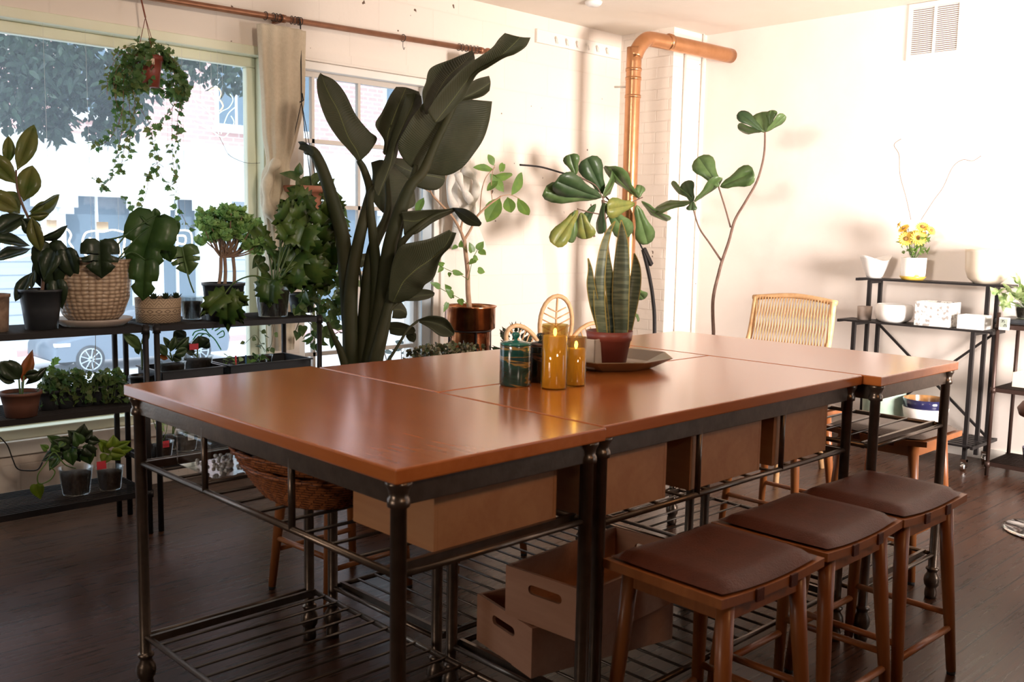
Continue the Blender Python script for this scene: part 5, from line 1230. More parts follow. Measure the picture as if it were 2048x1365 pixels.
# ------------------------------------------------------------------ hanging plants
def ivy_basket():
    Y = 4.70; T = lambda *p: [at(a, b, Y=Y+d)-org for a, b, d in p]
    c = at(300, 175, Y=Y); top = at(290, 4, Y=Y); org = V((c.x, Y, c.z))
    e = empty('hanging_ivy', tuple(org), 0, 'ivy spilling from a small red hanging pot below the curtain rod', 'plant')
    r = at(325, 120, Y=Y).x-at(300, 120, Y=Y).x; h = at(300, 112, Y=Y).z-c.z
    r = 24.5*mpp(c)
    g = MB(); g.lathe(potprof(r*.72, r, h, lip=.025), 28); g.build('pot', M['redplastic'], e)
    g = MB(); g.disc(r*.9, h-.02); g.build('soil', M['soil'], e)
    tg = at(300, 122, Y=Y-.09)-org; g = MB(); g.box(tg.x-.028, tg.x+.022, tg.y-.001, tg.y+.001, tg.z-.014, tg.z+.014); k = g.build('plant_tag', M['tag'], e)
    g = MB(); hk = V((top.x-org.x, 4.76-Y-.0, rodz(top.x)-org.z-.012))
    g.tube([(0, 4.76-Y-.03, hk.z+.03), (0, 4.76-Y, hk.z+.034), (0, 4.76-Y+.02, hk.z+.02)], .003, 5); j = V((hk.x, .0, hk.z-.10)); g.tube([hk+V((0, 0, .03)), j], .004, 6)
    for a in (0, 2.1, 4.2): g.tube([j, V((r*.98*math.cos(a+.4), r*.98*math.sin(a+.4), h-.01))], .0017, 5)
    g.build('hanger_cord', M['string'], e)
    s, l, y = MB(), MB(), MB()
    cr = T((300, 115, 0))[0]
    # bushy crown
    for _ in range(520):
        d = rdir(); d.x *= 1.35; q = cr+V((d.x*.135, d.y*.13, d.z*.10-.02+ (-.10*abs(d.x))))
        if abs(q.x-cr.x-.03) < .06 and q.y < cr.y-.02 and q.z < cr.z+.0: continue
        L = rnd.uniform(.028, .048); add_leaf(l if rnd.random() < .85 else y, q, rdir()+V((0, 0, -.4)), rdir()+V((-.4, -.9, .4)), L, L*.9, 'ivy', .2, .1)
    V_ = [([(285, 115), (245, 125), (228, 160), (232, 210), (240, 250)], 34), ([(280, 112), (240, 110), (218, 150), (214, 190)], 28), ([(285, 120), (255, 140), (258, 200), (262, 260), (256, 310)], 46), ([(282, 120), (250, 150), (245, 220), (225, 270), (200, 290), (190, 280)], 44),
          ([(280, 118), (262, 150), (270, 210), (262, 250), (250, 290), (243, 330), (240, 345)], 46), ([(275, 118), (238, 150), (232, 200), (246, 240), (236, 300), (222, 352), (205, 370), (190, 350)], 40), ([(285, 120), (268, 170), (280, 215), (300, 250), (307, 290), (318, 320), (300, 340), (297, 360)], 40),
          ([(318, 115), (340, 125), (352, 160), (360, 200), (355, 240), (352, 280), (345, 300)], 44), ([(318, 112), (350, 120), (362, 165), (352, 205), (320, 245), (300, 262)], 36), ([(322, 115), (355, 145), (360, 180), (366, 215)], 30), ([(318, 115), (336, 130), (345, 175), (344, 240), (345, 310), (350, 350), (357, 390), (360, 420), (380, 455), (398, 440), (405, 430)], 34),
          ([(300, 260), (308, 300), (320, 345), (340, 372), (352, 350), (354, 325)], 22), ([(296, 360), (293, 385), (280, 412), (262, 408), (248, 395), (243, 385)], 14), ([(315, 110), (330, 95), (340, 110), (352, 128)], 20), ([(285, 110), (262, 95), (240, 100), (224, 118)], 24), ([(286, 105), (275, 85), (270, 78)], 10)]
    for pts, n in V_:
        dy = rnd.uniform(-.10, .06); P = [at(a, b, Y=Y+dy*min(1, i*.5))-org for i, (a, b) in enumerate(pts)]
        vine(s, l, P, n, .036, 'ivy', .0011, .034, y, .25)
    s.build('stems', M['string'], e); l.build('leaves', M['ivy'], e); y.build('yellowing_leaves', M['ivyyel'], e)
ivy_basket()
def pothos_basket():
    Y = 4.66; T = lambda *p: [at(a, b, Y=Y)-org for a, b in p]
    c = at(608, 425, Y=Y); org = V((c.x, Y, c.z)); e = empty('hanging_pothos', tuple(org), 0, 'pink terracotta hanging pot of trailing pothos in front of the small window', 'plant')
    r = 41*mpp(c); h = at(600, 372, Y=Y).z-c.z
    g = MB(); g.lathe(potprof(r*.70, r, h, lip=.035), 32); g.build('pot', M['pinkterra'], e)
    g = MB(); g.disc(r*.9, h-.02); g.build('soil', M['soil'], e)
    k = at(603, 205, Y=Y)-org; g = MB(); x0 = at(601, 60, Y=4.73).x; g.tube([V((x0-org.x, 4.76-Y, rodz(x0)+.02-org.z)), V((x0-org.x, 4.76-Y-.03, rodz(x0)-.01-org.z)), k+V((0, 0, .03)), k], .0035, 6)
    for a in (.3, 2.4, 4.5): g.tube([k, V((r*math.cos(a), r*math.sin(a), h))], .0022, 6)
    g.tube([k+V((-.01, 0, .0)), k+V((.012, 0, .012)), k+V((.004, 0, .05))], .004, 6)
    g.build('hanger_cord', M['cable'], e)
    tg = T((628, 382))[0]; g = MB(); g.box(tg.x-.025, tg.x+.025, -.10, -.098, tg.z-.012, tg.z+.012); g.build('plant_tag', M['tag'], e)
    s, l, d = MB(), MB(), MB()
    for b, t_, w_ in (((600, 355), (562, 345), 18), ((598, 350), (598, 325), 18), ((600, 380), (575, 378), 22), ((605, 372), (628, 352), 26), ((622, 362), (650, 345), 20), ((600, 375), (595, 350), 16), ((640, 362), (668, 372), 22), ((650, 375), (672, 358), 18)):
        q = MB(); leafpx(l, b, t_, Y=Y-.08, wpx=w_, kind='heart', tilt=rnd.uniform(-.6, .6))
    for pts, n in (([(630, 375), (655, 385), (665, 430), (680, 480), (690, 520)], 20), ([(640, 370), (668, 385), (680, 430), (688, 470)], 18), ([(625, 375), (645, 400), (655, 440), (660, 490), (650, 540)], 18), ([(620, 378), (640, 395), (650, 470), (640, 560), (632, 640), (620, 690)], 26),
                   ([(610, 378), (605, 420), (612, 470), (622, 540)], 14), ([(645, 370), (665, 395), (672, 440), (676, 540), (672, 600), (668, 650)], 26), ([(600, 380), (585, 420), (590, 470)], 10)):
        P = [at(a, b, Y=Y-.06+rnd.uniform(-.03, .03))-org for a, b in pts]; k2 = len(l.v)
        S = spline(P, 10); s.tube(S, .0022, 5, cap=False)
        for i in range(n):
            t = (i+.5)/n*(len(S)-1); p = S[int(t)]; L = rnd.uniform(.06, .10); dd = rdir(); dd.z = dd.z*.4-.6
            add_leaf(d if rnd.random() < .45 else l, p+rdir()*.02+org, dd, rdir()+V((-.6, -.8, .3)), L, L*.62, 'heart', .25, .2)
    for mb in (l, d):
        for j, v in enumerate(mb.v): mb.v[j] = tuple(V(v)-org)
    s.build('vines', M['pothos'], e); l.build('leaves', M['pothos'], e); d.build('dark_leaves', M['monstera'], e)  # random mix of two leaf greens, the second darker
pothos_basket()

# ------------------------------------------------------------------ plants on the racks
YR = 4.22
def P3(px, py, y=YR): return at(px, py, Y=y)
def rackpot(name, px, z, y, rb, rt_, h, m, label, cat='plant', lip=.012, soil=True, clear=False):
    X = at(px, 640, Y=y).x if z > .8 else None
    if X is None:
        d = ray(px, 900); X = d.x/d.y*y
        # refine column at the pot's own height
        for py in range(500, 1100, 2):
            q = at(px, py, Y=y)
            if q.z < z+h/2: X = q.x; break
    e = empty(name, (X, y, z), 0, label, cat)
    g = MB()
    if clear:
        g.lathe([(.001, 0), (rb, 0), (rt_, h-.006), (rt_+.005, h), (rt_-.002, h), (rb-.002, .003), (.001, .003)], 28); g.build('pot', M['clear'], e)
        g = MB(); g.lathe([(.001, .004), (rb-.004, .004), (rb+(rt_-rb)*.78-.004, h*.78), (.001, h*.80)], 24); g.build('soil', M['soil'], e)
    else:
        g.lathe(potprof(rb, rt_, h, lip=lip), 32); g.build('pot', M[m], e)
        if soil: g = MB(); g.disc(rt_-.006, h-.014); g.build('soil', M['soil'], e)
    return e, V((X, y, z))
def leaves_on(e, org, specs, mname, kind, Y=YR, name='leaf', dy=.06, solid=.0012, pet=True, fold=.15, curl=.14, pm='fiddle'):
    """specs: (base px, tip px, width px, tilt[, petiole origin px])"""
    for i, sp in enumerate(specs):
        b, t, w_, tl = sp[:4]; yy = Y+rnd.uniform(-dy, dy)
        q = MB(); leafpx(q, b, t, Y=yy, wpx=w_, kind=kind, tilt=tl, fold=fold, curl=curl, Yt=yy-abs(tl)*.03)
        for j, v in enumerate(q.v): q.v[j] = tuple(V(v)-org)
        lf = q.build(name, M[mname], e, solid=solid)
        if len(sp) > 4:
            g = MB(); pts = [at(a, b_, Y=Y)-org for a, b_ in sp[4:]]+[at(*b, Y=yy)-org]; g.tube(spline(pts, 6), .0035, 6); g.build('petiole', M[pm], lf)
# rubber plant, dark clear pot
e, o = rackpot('rubber_plant', 83, ZR, 4.20, .062, .082, .165, 'blackpot', 'variegated rubber plant with upright oval leaves in black pot at the left')
g = MB(); S = spline([V((0, 0, .12))]+[P3(a, b)-o for a, b in ((86, 560), (78, 520), (70, 480), (58, 440), (45, 410), (34, 375), (32, 340))], 5); g.tube(S, lerpr(.008, .004, len(S)), 8); g.build('stem', M['darkbark'], e)
leaves_on(e, o, [((34, 342), (70, 250), 38, .1), ((14, 330), (20, 274), 24, .3), ((32, 368), (-24, 305), 40, .2), ((47, 404), (66, 332), 46, .1), ((40, 422), (-30, 384), 40, .3), ((58, 424), (122, 397), 26, 1.1), ((60, 428), (92, 405), 16, .5), ((62, 432), (78, 502), 30, .3), ((40, 428), (4, 388), 40, .8), ((55, 432), (98, 432), 18, .8)], 'rubber', 'ellipse', fold=.25)
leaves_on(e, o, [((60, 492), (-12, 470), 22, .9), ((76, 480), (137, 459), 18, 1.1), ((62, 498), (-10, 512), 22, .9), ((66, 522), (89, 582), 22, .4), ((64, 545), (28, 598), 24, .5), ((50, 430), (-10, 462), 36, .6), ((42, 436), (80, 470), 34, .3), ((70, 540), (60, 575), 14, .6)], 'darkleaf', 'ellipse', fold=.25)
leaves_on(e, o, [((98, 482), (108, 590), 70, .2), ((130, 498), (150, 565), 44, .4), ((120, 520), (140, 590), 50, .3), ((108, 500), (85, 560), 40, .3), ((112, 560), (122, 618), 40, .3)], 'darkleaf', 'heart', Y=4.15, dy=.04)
# large monstera in woven pot
def wovenmat():
    m = mat('knit_textured_glaze', (.40, .27, .17), .35, c2=(.50, .36, .24), scale=20, coat=.25); t = m.node_tree; N = t.nodes; L = t.links; b = N['Principled BSDF']
    tc = N.new('ShaderNodeTexCoord'); sp = N.new('ShaderNodeSeparateXYZ'); L.new(tc.outputs['Object'], sp.inputs[0])
    at2 = N.new('ShaderNodeMath'); at2.operation = 'ARCTAN2'; L.new(sp.outputs[1], at2.inputs[0]); L.new(sp.outputs[0], at2.inputs[1])
    m1 = N.new('ShaderNodeMath'); m1.operation = 'MULTIPLY'; m1.inputs[1].default_value = 5.6; L.new(at2.outputs[0], m1.inputs[0])
    m2 = N.new('ShaderNodeMath'); m2.operation = 'MULTIPLY'; m2.inputs[1].default_value = 62; L.new(sp.outputs[2], m2.inputs[0])
    c = N.new('ShaderNodeCombineXYZ'); L.new(m1.outputs[0], c.inputs[0]); L.new(m2.outputs[0], c.inputs[1])
    vo = N.new('ShaderNodeTexVoronoi'); vo.inputs['Scale'].default_value = 1; vo.inputs['Randomness'].default_value = .25; L.new(c.outputs[0], vo.inputs['Vector'])
    bp = N.new('ShaderNodeBump'); bp.inputs['Strength'].default_value = 1; bp.inputs['Distance'].default_value = .008; bp.invert = True; L.new(vo.outputs['Distance'], bp.inputs['Height']); L.new(bp.outputs[0], b.inputs['Normal'])
    r = N.new('ShaderNodeValToRGB'); r.color_ramp.elements[0].position = .2; r.color_ramp.elements[1].position = .7; r.color_ramp.elements[0].color = (.52, .38, .26, 1); r.color_ramp.elements[1].color = (.20, .12, .07, 1)
    L.new(vo.outputs['Distance'], r.inputs[0]); L.new(r.outputs[0], b.inputs['Base Color']); return m
e = empty('monstera_plant', (1.605, 4.245, ZR), 0, 'monstera with large drooping leaves in tan knit textured pot', 'plant'); o = V((1.605, 4.245, ZR))
g = MB(); g.lathe([(.001, .022), (.10, .022), (.125, .05), (.150, .12), (.158, .20), (.157, .27), (.162, .285), (.155, .287), (.15, .26), (.10, .04), (.001, .04)], 56); g.build('pot', wovenmat(), e)
g = MB(); g.lathe([(.001, 0), (.125, 0), (.155, .022), (.158, .032), (.150, .032), (.12, .014), (.001, .014)], 48, fn=lambda r, z, a: r*(1+.012*math.cos(a*16)*(z > .02))); g.build('saucer', M['greystone'], e)
g = MB(); g.disc(.15, .255); g.build('soil', M['soil'], e)
leaves_on(e, o, [((312, 432), (276, 545), 100, .05, (200, 530), (235, 490), (262, 462)), ((318, 445), (336, 525), 56, .3, (235, 520), (280, 470)), ((290, 520), (284, 600), 58, .1, (230, 530), (262, 505))], 'monstera', 'bigmon', Y=4.12, dy=.03, curl=.2, pm='monstera')
leaves_on(e, o, [((200, 482), (202, 556), 74, .1, (252, 470), (235, 476))], 'darkleaf', 'slit', Y=4.03, dy=.01, pm='monstera')
leaves_on(e, o, [((322, 448), (356, 470), 50, .3), ((308, 445), (285, 430), 22, .8), ((310, 440), (312, 418), 18, .6)], 'monstera', 'ellipse', Y=4.13, dy=.02)
e, o = rackpot('bark_pot', -14, ZR, 4.2, .055, .062, .15, 'bark', 'rough bark covered pot cut off at the left edge', 'pot')
# patterned pot
def pattmat():
    m = mat('carved_tan_pottery', (.42, .30, .20), .7); t = m.node_tree; N = t.nodes; L = t.links; b = N['Principled BSDF']
    tc = N.new('ShaderNodeTexCoord'); sp = N.new('ShaderNodeSeparateXYZ'); L.new(tc.outputs['Object'], sp.inputs[0])
    def M_(op, a, b_=None, c=None):
        n = N.new('ShaderNodeMath'); n.operation = op
        for i, v in enumerate((a, b_, c)):
            if v is None: continue
            if isinstance(v, (int, float)): n.inputs[i].default_value = v
            else: L.new(v, n.inputs[i])
        return n.outputs[0]
    ang = M_('ARCTAN2', sp.outputs[1], sp.outputs[0]); tri = M_('PINGPONG', M_('MULTIPLY', ang, 2.55), .5)   # zigzag 0..0.5
    z = sp.outputs[2]
    line = lambda v, per, w_: M_('LESS_THAN', M_('PINGPONG', v, per), w_)
    zig = line(M_('ADD', z, M_('MULTIPLY', tri, -.028)), .0055, .0013)
    low = M_('MULTIPLY', zig, M_('LESS_THAN', z, .036))
    dia = M_('ABSOLUTE', M_('SUBTRACT', M_('ADD', M_('ABSOLUTE', M_('SUBTRACT', z, .051)), M_('MULTIPLY', M_('PINGPONG', M_('MULTIPLY', ang, 2.55), .5), .022)), .008))
    mid = M_('MULTIPLY', M_('LESS_THAN', dia, .0016), M_('MULTIPLY', M_('GREATER_THAN', z, .040), M_('LESS_THAN', z, .062)))
    up_ = M_('MULTIPLY', line(M_('ADD', z, M_('MULTIPLY', tri, .044)), .0075, .0014), M_('GREATER_THAN', z, .072))
    ln = M_('ADD', M_('LESS_THAN', M_('ABSOLUTE', M_('SUBTRACT', z, .066)), .0015), M_('LESS_THAN', M_('ABSOLUTE', M_('SUBTRACT', z, .0375)), .001))
    al = M_('MINIMUM', M_('ADD', M_('ADD', low, mid), M_('ADD', up_, ln)), 1)
    r = N.new('ShaderNodeValToRGB'); r.color_ramp.elements[0].color = (.44, .32, .21, 1); r.color_ramp.elements[1].color = (.13, .08, .05, 1); L.new(al, r.inputs[0]); L.new(r.outputs[0], b.inputs['Base Color'])
    bp = N.new('ShaderNodeBump'); bp.invert = True; bp.inputs['Distance'].default_value = .003; L.new(al, bp.inputs['Height']); L.new(bp.outputs[0], b.inputs['Normal']); return m
M['pattern'] = pattmat()
e, o = rackpot('patterned_succulent_pot', 317, ZR, 4.24, .096, .100, .108, 'pattern', 'low tan pot carved with zigzags, small dark succulents inside', lip=0)
for px in (307, 331, 352):
    l = MB(); c = P3(px, 585, 4.22)-o; c.z = .098
    for ring in range(3):
        for k in range(8): a = 2*PI*k/8+ring*.4; d = V((math.cos(a), math.sin(a), .5+ring*.7)); add_leaf(l, c, d, V((0, 0, 1))-d*.3, .042-.004*ring, .014, 'lance', -.3, .4)
    l.build('succulent_rosette', M['darkleaf'], e)
# small monstera in clear cup
e, o = rackpot('small_monstera', 384, ZR, 4.26, .042, .055, .105, None, 'small split leaf monstera upright in clear cup of soil', clear=True)
leaves_on(e, o, [((364, 494), (379, 549), 60, .0, (388, 586), (380, 565), (372, 535))], 'fiddle', 'slit', Y=4.22, dy=.0, curl=.06)
# bushy tree-like succulent
e, o = rackpot('bushy_rosette_plant', 448, ZR, 4.16, .078, .094, .172, 'blackpot', 'tree shaped plant with pale green clustered crown in large black nursery pot')
s, l = MB(), MB(); ends = []
for bx in (437, 449, 468):
    b0 = P3(bx, 548, 4.16)-o; b0.z = .155; fork = P3(bx+rnd.uniform(-3, 6), 515, 4.16)-o; s.tube(spline([b0, b0.lerp(fork, .5)+V((.004, 0, 0)), fork], 4), .0085, 8)
    for _ in range(15):
        t = P3(rnd.uniform(412, 512), 0, 4.16)-o; tx = rnd.uniform(404, 518); u = (tx-455)/60; ty = 424+30*u*u*(1 if u > 0 else .3)+rnd.uniform(0, 50)
        tip = at(tx, ty, Y=4.16+rnd.uniform(-.09, .09))-o; m_ = fork.lerp(tip, .5)+V((rnd.uniform(-.01, .01), rnd.uniform(-.01, .01), -.01)); s.tube(spline([fork, m_, tip], 4), lerpr(.0045, .0025, 9), 6); ends.append(tip)
for tip in ends:
    for _ in range(5):
        c = tip+rdir()*.026
        for k in range(6):
            d = rdir(); d.z = abs(d.z)*.8+.1; add_leaf(l, c, d, V((-.3, -.4, .6))+rdir()*.4, .036, .026, 'palm', .1, .1)
s.build('branches', M['bark'], e); l.build('leaves', M['bush'], e)
# lobed philodendron
e, o = rackpot('lobed_philodendron', 546, ZR, 4.2, .070, .088, .160, None, 'lobed leaf philodendron hanging over the rack edge in dark clear pot', clear=True)
leaves_on(e, o, [((612, 470), (665, 505), 75, .3, (550, 560), (570, 500), (595, 470)), ((640, 480), (690, 470), 62, .3, (560, 560), (600, 500)), ((605, 528), (620, 585), 90, .1, (555, 560), (585, 535)), ((585, 445), (630, 425), 62, .4, (552, 560), (565, 480)), ((575, 470), (560, 440), 42, .4, (550, 560), (562, 510)),
                 ((528, 482), (500, 440), 37, .8, (545, 560), (540, 520)), ((545, 500), (520, 470), 27, .9, (548, 560), (550, 530)), ((560, 450), (600, 405), 50, .8, (555, 560), (560, 500)), ((595, 490), (650, 540), 75, .4, (555, 560), (575, 510)), ((620, 430), (590, 400), 50, .6, (555, 560), (590, 470)), ((650, 440), (690, 500), 62, .5, (555, 560), (600, 460)), ((600, 500), (560, 545), 62, .5),
                 ((545, 560), (520, 590), 50, .4), ((540, 570), (535, 615), 55, .3)], 'selloum', 'palm', Y=4.12, dy=.05, curl=.3, pm='selloum')
leaves_on(e, o, [((590, 410), (640, 400), 62, .3), ((600, 425), (585, 470), 60, .2), ((640, 420), (672, 450), 62, .2), ((610, 455), (590, 505), 67, .3), ((575, 425), (565, 400), 42, .4), ((640, 500), (672, 545), 70, .2), ((625, 540), (655, 590), 72, .3), ((590, 540), (580, 585), 62, .2),
                 ((600, 470), (560, 470), 50, .5), ((612, 390), (580, 415), 55, .3), ((660, 470), (705, 480), 50, .5), ((620, 500), (610, 540), 62, .3), ((575, 500), (600, 520), 50, .3), ((655, 405), (690, 430), 50, .4)], 'selloum', 'palm', Y=4.14, dy=.10, curl=.3)
leaves_on(e, o, [((448, 590), (402, 625), 44, .3, (540, 560), (505, 552), (470, 565)), ((455, 592), (452, 665), 46, .2), ((462, 590), (498, 618), 40, .3), ((458, 600), (482, 655), 40, .4)], 'selloum', 'palm', Y=4.0, dy=.02, curl=.3, pm='selloum')
leaves_on(e, o, [((525, 512), (505, 535), 22, .3), ((560, 520), (535, 500), 24, .4), ((535, 545), (512, 520), 20, .5), ((548, 540), (560, 500), 14, .6)], 'pothos', 'heart', Y=4.2, dy=.04)
# trailing dark plant over the rack end
e, o = rackpot('trailing_plant', 604, ZR, 4.30, .055, .07, .10, 'blackpot', 'trailing pothos spilling over the right end of the rack beside the tall plant')
s, l, d = MB(), MB(), MB()
for pts, n in (([(600, 620), (625, 590), (640, 620), (635, 660), (625, 690)], 14), ([(605, 620), (640, 600), (660, 630), (655, 665), (640, 680)], 13), ([(610, 615), (600, 640), (590, 665)], 6), ([(610, 610), (650, 560), (670, 560), (690, 600), (692, 640)], 26), ([(610, 600), (640, 540), (680, 520), (700, 560), (698, 620)], 30), ([(605, 605), (635, 575), (665, 600), (680, 640)], 20), ([(600, 610), (620, 560), (660, 530), (690, 500)], 22), ([(612, 640), (640, 665), (660, 672), (676, 665)], 5)):
    P = [at(a, b, Y=4.2+rnd.uniform(-.05, .05))-o for a, b in pts]; S = spline(P, 8); s.tube(S, .0024, 5, cap=False)
    for i in range(n):
        t = (i+.5)/n*(len(S)-1); L = rnd.uniform(.05, .085); dd = rdir(); dd.z = dd.z*.5-.5
        add_leaf(d if rnd.random() < .5 else l, S[int(t)]+rdir()*.03, dd, rdir()+V((-.6, -.8, .3)), L, L*.6, 'heart', .25, .2)
s.build('vines', M['pothos'], e); l.build('leaves', M['monstera'], e); d.build('pale_leaves', M['pothos'], e)
# middle tier of right rack
def seedtray(x, y, z, lx, ly, label):
    g = MB(); a, b = lx/2, ly/2; g.box(-a, a, -b, b, 0, .006); t = .005
    g.box(-a, a, -b, -b+t, 0, .045); g.box(-a, a, b-t, b, 0, .045); g.box(-a, -a+t, -b, b, 0, .045); g.box(a-t, a, -b, b, 0, .045)
    g.box(-a-.008, a+.008, -b-.008, -b+t, .040, .046); g.box(-a-.008, a+.008, b-t, b+.008, .040, .046); g.box(-a-.008, -a+t, -b, b, .040, .046); g.box(a-t, a+.008, -b, b, .040, .046)
    o = g.build('seed_tray', M['blackpot'], label=label, cat='tray', bevel=.001); o.location = (x, y, z)
seedtray(2.00, 4.25, .6655, .30, .25, 'black seed tray on the right rack holding two clear deli pots'); seedtray(2.40, 4.25, .6655, .44, .25, 'long black seed tray of tiny seedling cups on the right rack')
e, o = rackpot('potted_seedling', 345, .673, 4.19, .05, .058, .07, None, 'small leafy seedling in clear round tub, left on the black tray', clear=True)
leaves_on(e, o, [((335, 712), (318, 690), 18, .4, (345, 722)), ((340, 705), (352, 675), 16, .5, (345, 722)), ((348, 710), (375, 700), 20, .5, (345, 722)), ((345, 712), (362, 722), 16, .3), ((342, 700), (330, 676), 12, .5), ((350, 700), (380, 678), 16, .9)], 'fiddledark', 'ellipse', Y=4.17)
leaves_on(e, o, [((336, 718), (320, 712), 12, .3)], 'orangeleaf', 'ellipse', Y=4.12)
e, o = rackpot('round_leaf_plant', 396, .673, 4.27, .058, .068, .075, None, 'dark round leaved plant in clear tub with a red label, right on the black tray', clear=True)
leaves_on(e, o, [((368, 690), (352, 664), 30, .6, (395, 715)), ((395, 700), (400, 675), 34, .9, (395, 715)), ((400, 695), (418, 682), 22, .8), ((385, 700), (355, 680), 20, .9), ((390, 705), (370, 695), 22, .7)], 'darkleaf', 'ellipse', Y=4.24)
g = MB(); c = P3(388, 694, 4.2)-o; g.box(c.x-.022, c.x+.022, c.y, c.y+.001, c.z-.014, c.z+.014); g.build('label', M['red'], e)
k = 0
for px, yy, col, nm in ((452, 4.20, 'lime', 'tiny green seedling in the row of cups, with thin dark stems'), (472, 4.17, 'variegated', 'seedling cup with red plastic marker'), (492, 4.16, 'lime', 'low clear seedling cup with blue marker'), (508, 4.22, 'monstera', 'seedling cup with dark round leaf top'), (525, 4.27, 'lime', 'pale seedling cup with curling stems near the curtain')):
    e, o = rackpot('seedling_cup', px, .673, yy, .019, .023, .032, None, nm, clear=True)
    g = MB(); l = MB()
    for i in range(4):
        d = rdir(); d.z = abs(d.z)+.8; d.normalize(); L = rnd.uniform(.03, .07); g.tube(spline([(0, 0, .02), d*L*.6+V((0, 0, .02)), d*L+V((.01, 0, .01))], 3), .0012, 4); add_leaf(l, d*L+V((.01, 0, .01)), rdir(), rdir()+V((0, 0, 1)), .03, .024, 'heart', .1, .1)
    g.build('stems', M['lime'], e); l.build('leaves', M[col], e)
    if k in (1, 2):
        m_ = MB(); m_.box(-.004, .004, 0, .0012, .01, .075); m_.build('marker', M['red'] if k == 1 else mat('blue_marker', (.04, .12, .25), .5), e)
    k += 1
e, o = rackpot('curling_vine', 532, .673, 4.33, .028, .034, .045, None, 'string thin plant curling up beside the curtain on the seed tray', clear=True)
s, l = MB(), MB()
for pts in ([(530, 705), (512, 672), (498, 680), (488, 690)], [(533, 705), (530, 672), (520, 662)], [(536, 705), (545, 680), (546, 655), (540, 640)], [(534, 705), (520, 690), (510, 690)]):
    vine(s, l, [at(a, b, Y=4.3)-o for a, b in pts], 3, .035, 'lance', .0013, .01)
s.build('stems', M['pothos'], e); l.build('leaves', M['pothos'], e)
e, o = rackpot('curved_leaf_plant', 284, .585, 4.25, .045, .052, .10, 'blackpot', 'plant with long curved leaf poking out between the two racks')
leaves_on(e, o, [((285, 700), (252, 668), 22, .5, (284, 740)), ((282, 690), (300, 665), 12, .5, (284, 740)), ((278, 710), (272, 690), 12, .4)], 'fiddle', 'ellipse', Y=4.2)
# middle tier of left rack
e, o = rackpot('orange_stem_plant', 42, .5855, 4.12, .058, .075, .10, 'brownpot', 'plant with wavy orange new leaf in brown pot on the left rack')
leaves_on(e, o, [((44, 765), (66, 702), 26, .2, (42, 815), (44, 790))], 'orangeleaf', 'lance', Y=4.1, curl=.1)
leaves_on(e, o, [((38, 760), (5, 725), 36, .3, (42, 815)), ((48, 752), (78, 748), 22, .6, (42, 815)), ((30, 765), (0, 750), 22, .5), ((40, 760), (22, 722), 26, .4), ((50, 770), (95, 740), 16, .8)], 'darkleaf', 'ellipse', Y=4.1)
leaves_on(e, o, [((20, 752), (0, 742), 18, .4)], 'lime', 'ellipse', Y=4.15)
def tangle(px0, px1, py0, py1, z, y, label, n, kindm, seed, pots):
    R_ = random.Random(seed)
    for i, (px, lab) in enumerate(pots):
        e, o = rackpot('trailing_ivy_pot', px, z, y, .036, .045, .082, 'blackpot', lab)
        s, l, d = MB(), MB(), MB()
        for _ in range(n):
            ex = px+R_.uniform(-26, 26); ey = R_.uniform(py0, py1); tip = at(ex, ey, Y=y+R_.uniform(-.10, .08))-o; b = V((0, 0, .08)); m_ = b.lerp(tip, .5)+V((0, 0, .03))
            vine(s, l, [b, m_, tip], 5, .032, kindm, .0012, .022, d, .35)
        s.build('stems', M['ivy'], e); l.build('leaves', M['ivy'], e); d.build('pale_leaves', M['pothos'], e)
tangle(80, 265, 738, 812, .5855, 4.2, '', 38, 'ivy', 3, [(98, 'low ivy pot on the left rack, next to the orange leaved plant'), (130, 'low ivy pot on the left rack, second after the orange leaved plant'), (165, 'low ivy pot in the middle of the left rack tangle'), (200, 'low ivy pot on the left rack under the car wheel'), (236, 'low ivy pot at the right end of the left rack tangle')])
e, o = rackpot('tall_sprig_plant', 108, .5855, 4.32, .035, .045, .08, 'blackpot', 'thin sprig with light green leaves rising in front of the parked car')
s, l = MB(), MB(); vine(s, l, [V((0, 0, .07))]+[at(a, b, Y=4.3)-o for a, b in ((108, 760), (108, 735), (106, 718))], 12, .05, 'ivy', .0014, .04); s.build('stem', M['lime'], e); l.build('leaves', M['lime'], e)
# bottom tier of left rack
e, o = rackpot('dark_pothos', 152, .2005, 4.22, .055, .068, .115, None, 'dark pothos trailing to the left in clear pot on the lowest left shelf', clear=True)
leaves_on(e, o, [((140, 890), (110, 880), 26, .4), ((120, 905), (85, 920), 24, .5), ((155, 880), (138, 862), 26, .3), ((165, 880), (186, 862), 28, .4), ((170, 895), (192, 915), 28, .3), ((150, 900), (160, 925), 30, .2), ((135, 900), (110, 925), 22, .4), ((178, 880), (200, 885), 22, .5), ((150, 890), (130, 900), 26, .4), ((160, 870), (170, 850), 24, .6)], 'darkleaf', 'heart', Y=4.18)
leaves_on(e, o, [((128, 882), (100, 898), 26, .4), ((145, 895), (128, 918), 28, .3), ((160, 890), (150, 865), 26, .4), ((172, 905), (180, 930), 28, .3), ((140, 905), (145, 932), 26, .3), ((120, 890), (98, 872), 22, .5), ((165, 900), (195, 900), 24, .5), ((115, 915), (98, 940), 20, .4)], 'monstera', 'heart', Y=4.15)
leaves_on(e, o, [((95, 900), (82, 890), 14, .3), ((105, 895), (120, 905), 16, .3), ((128, 885), (118, 895), 14, .5)], 'lime', 'heart', Y=4.1)
s = MB(); P = [at(a, b, Y=4.05)-o for a, b in ((130, 930), (108, 905), (90, 930), (76, 950), (78, 968), (98, 962), (110, 945), (100, 935))]; s.tube(spline([V((0, 0, .11))]+P, 6), .0025, 6); s.build('trailing_stem', M['lime'], e)
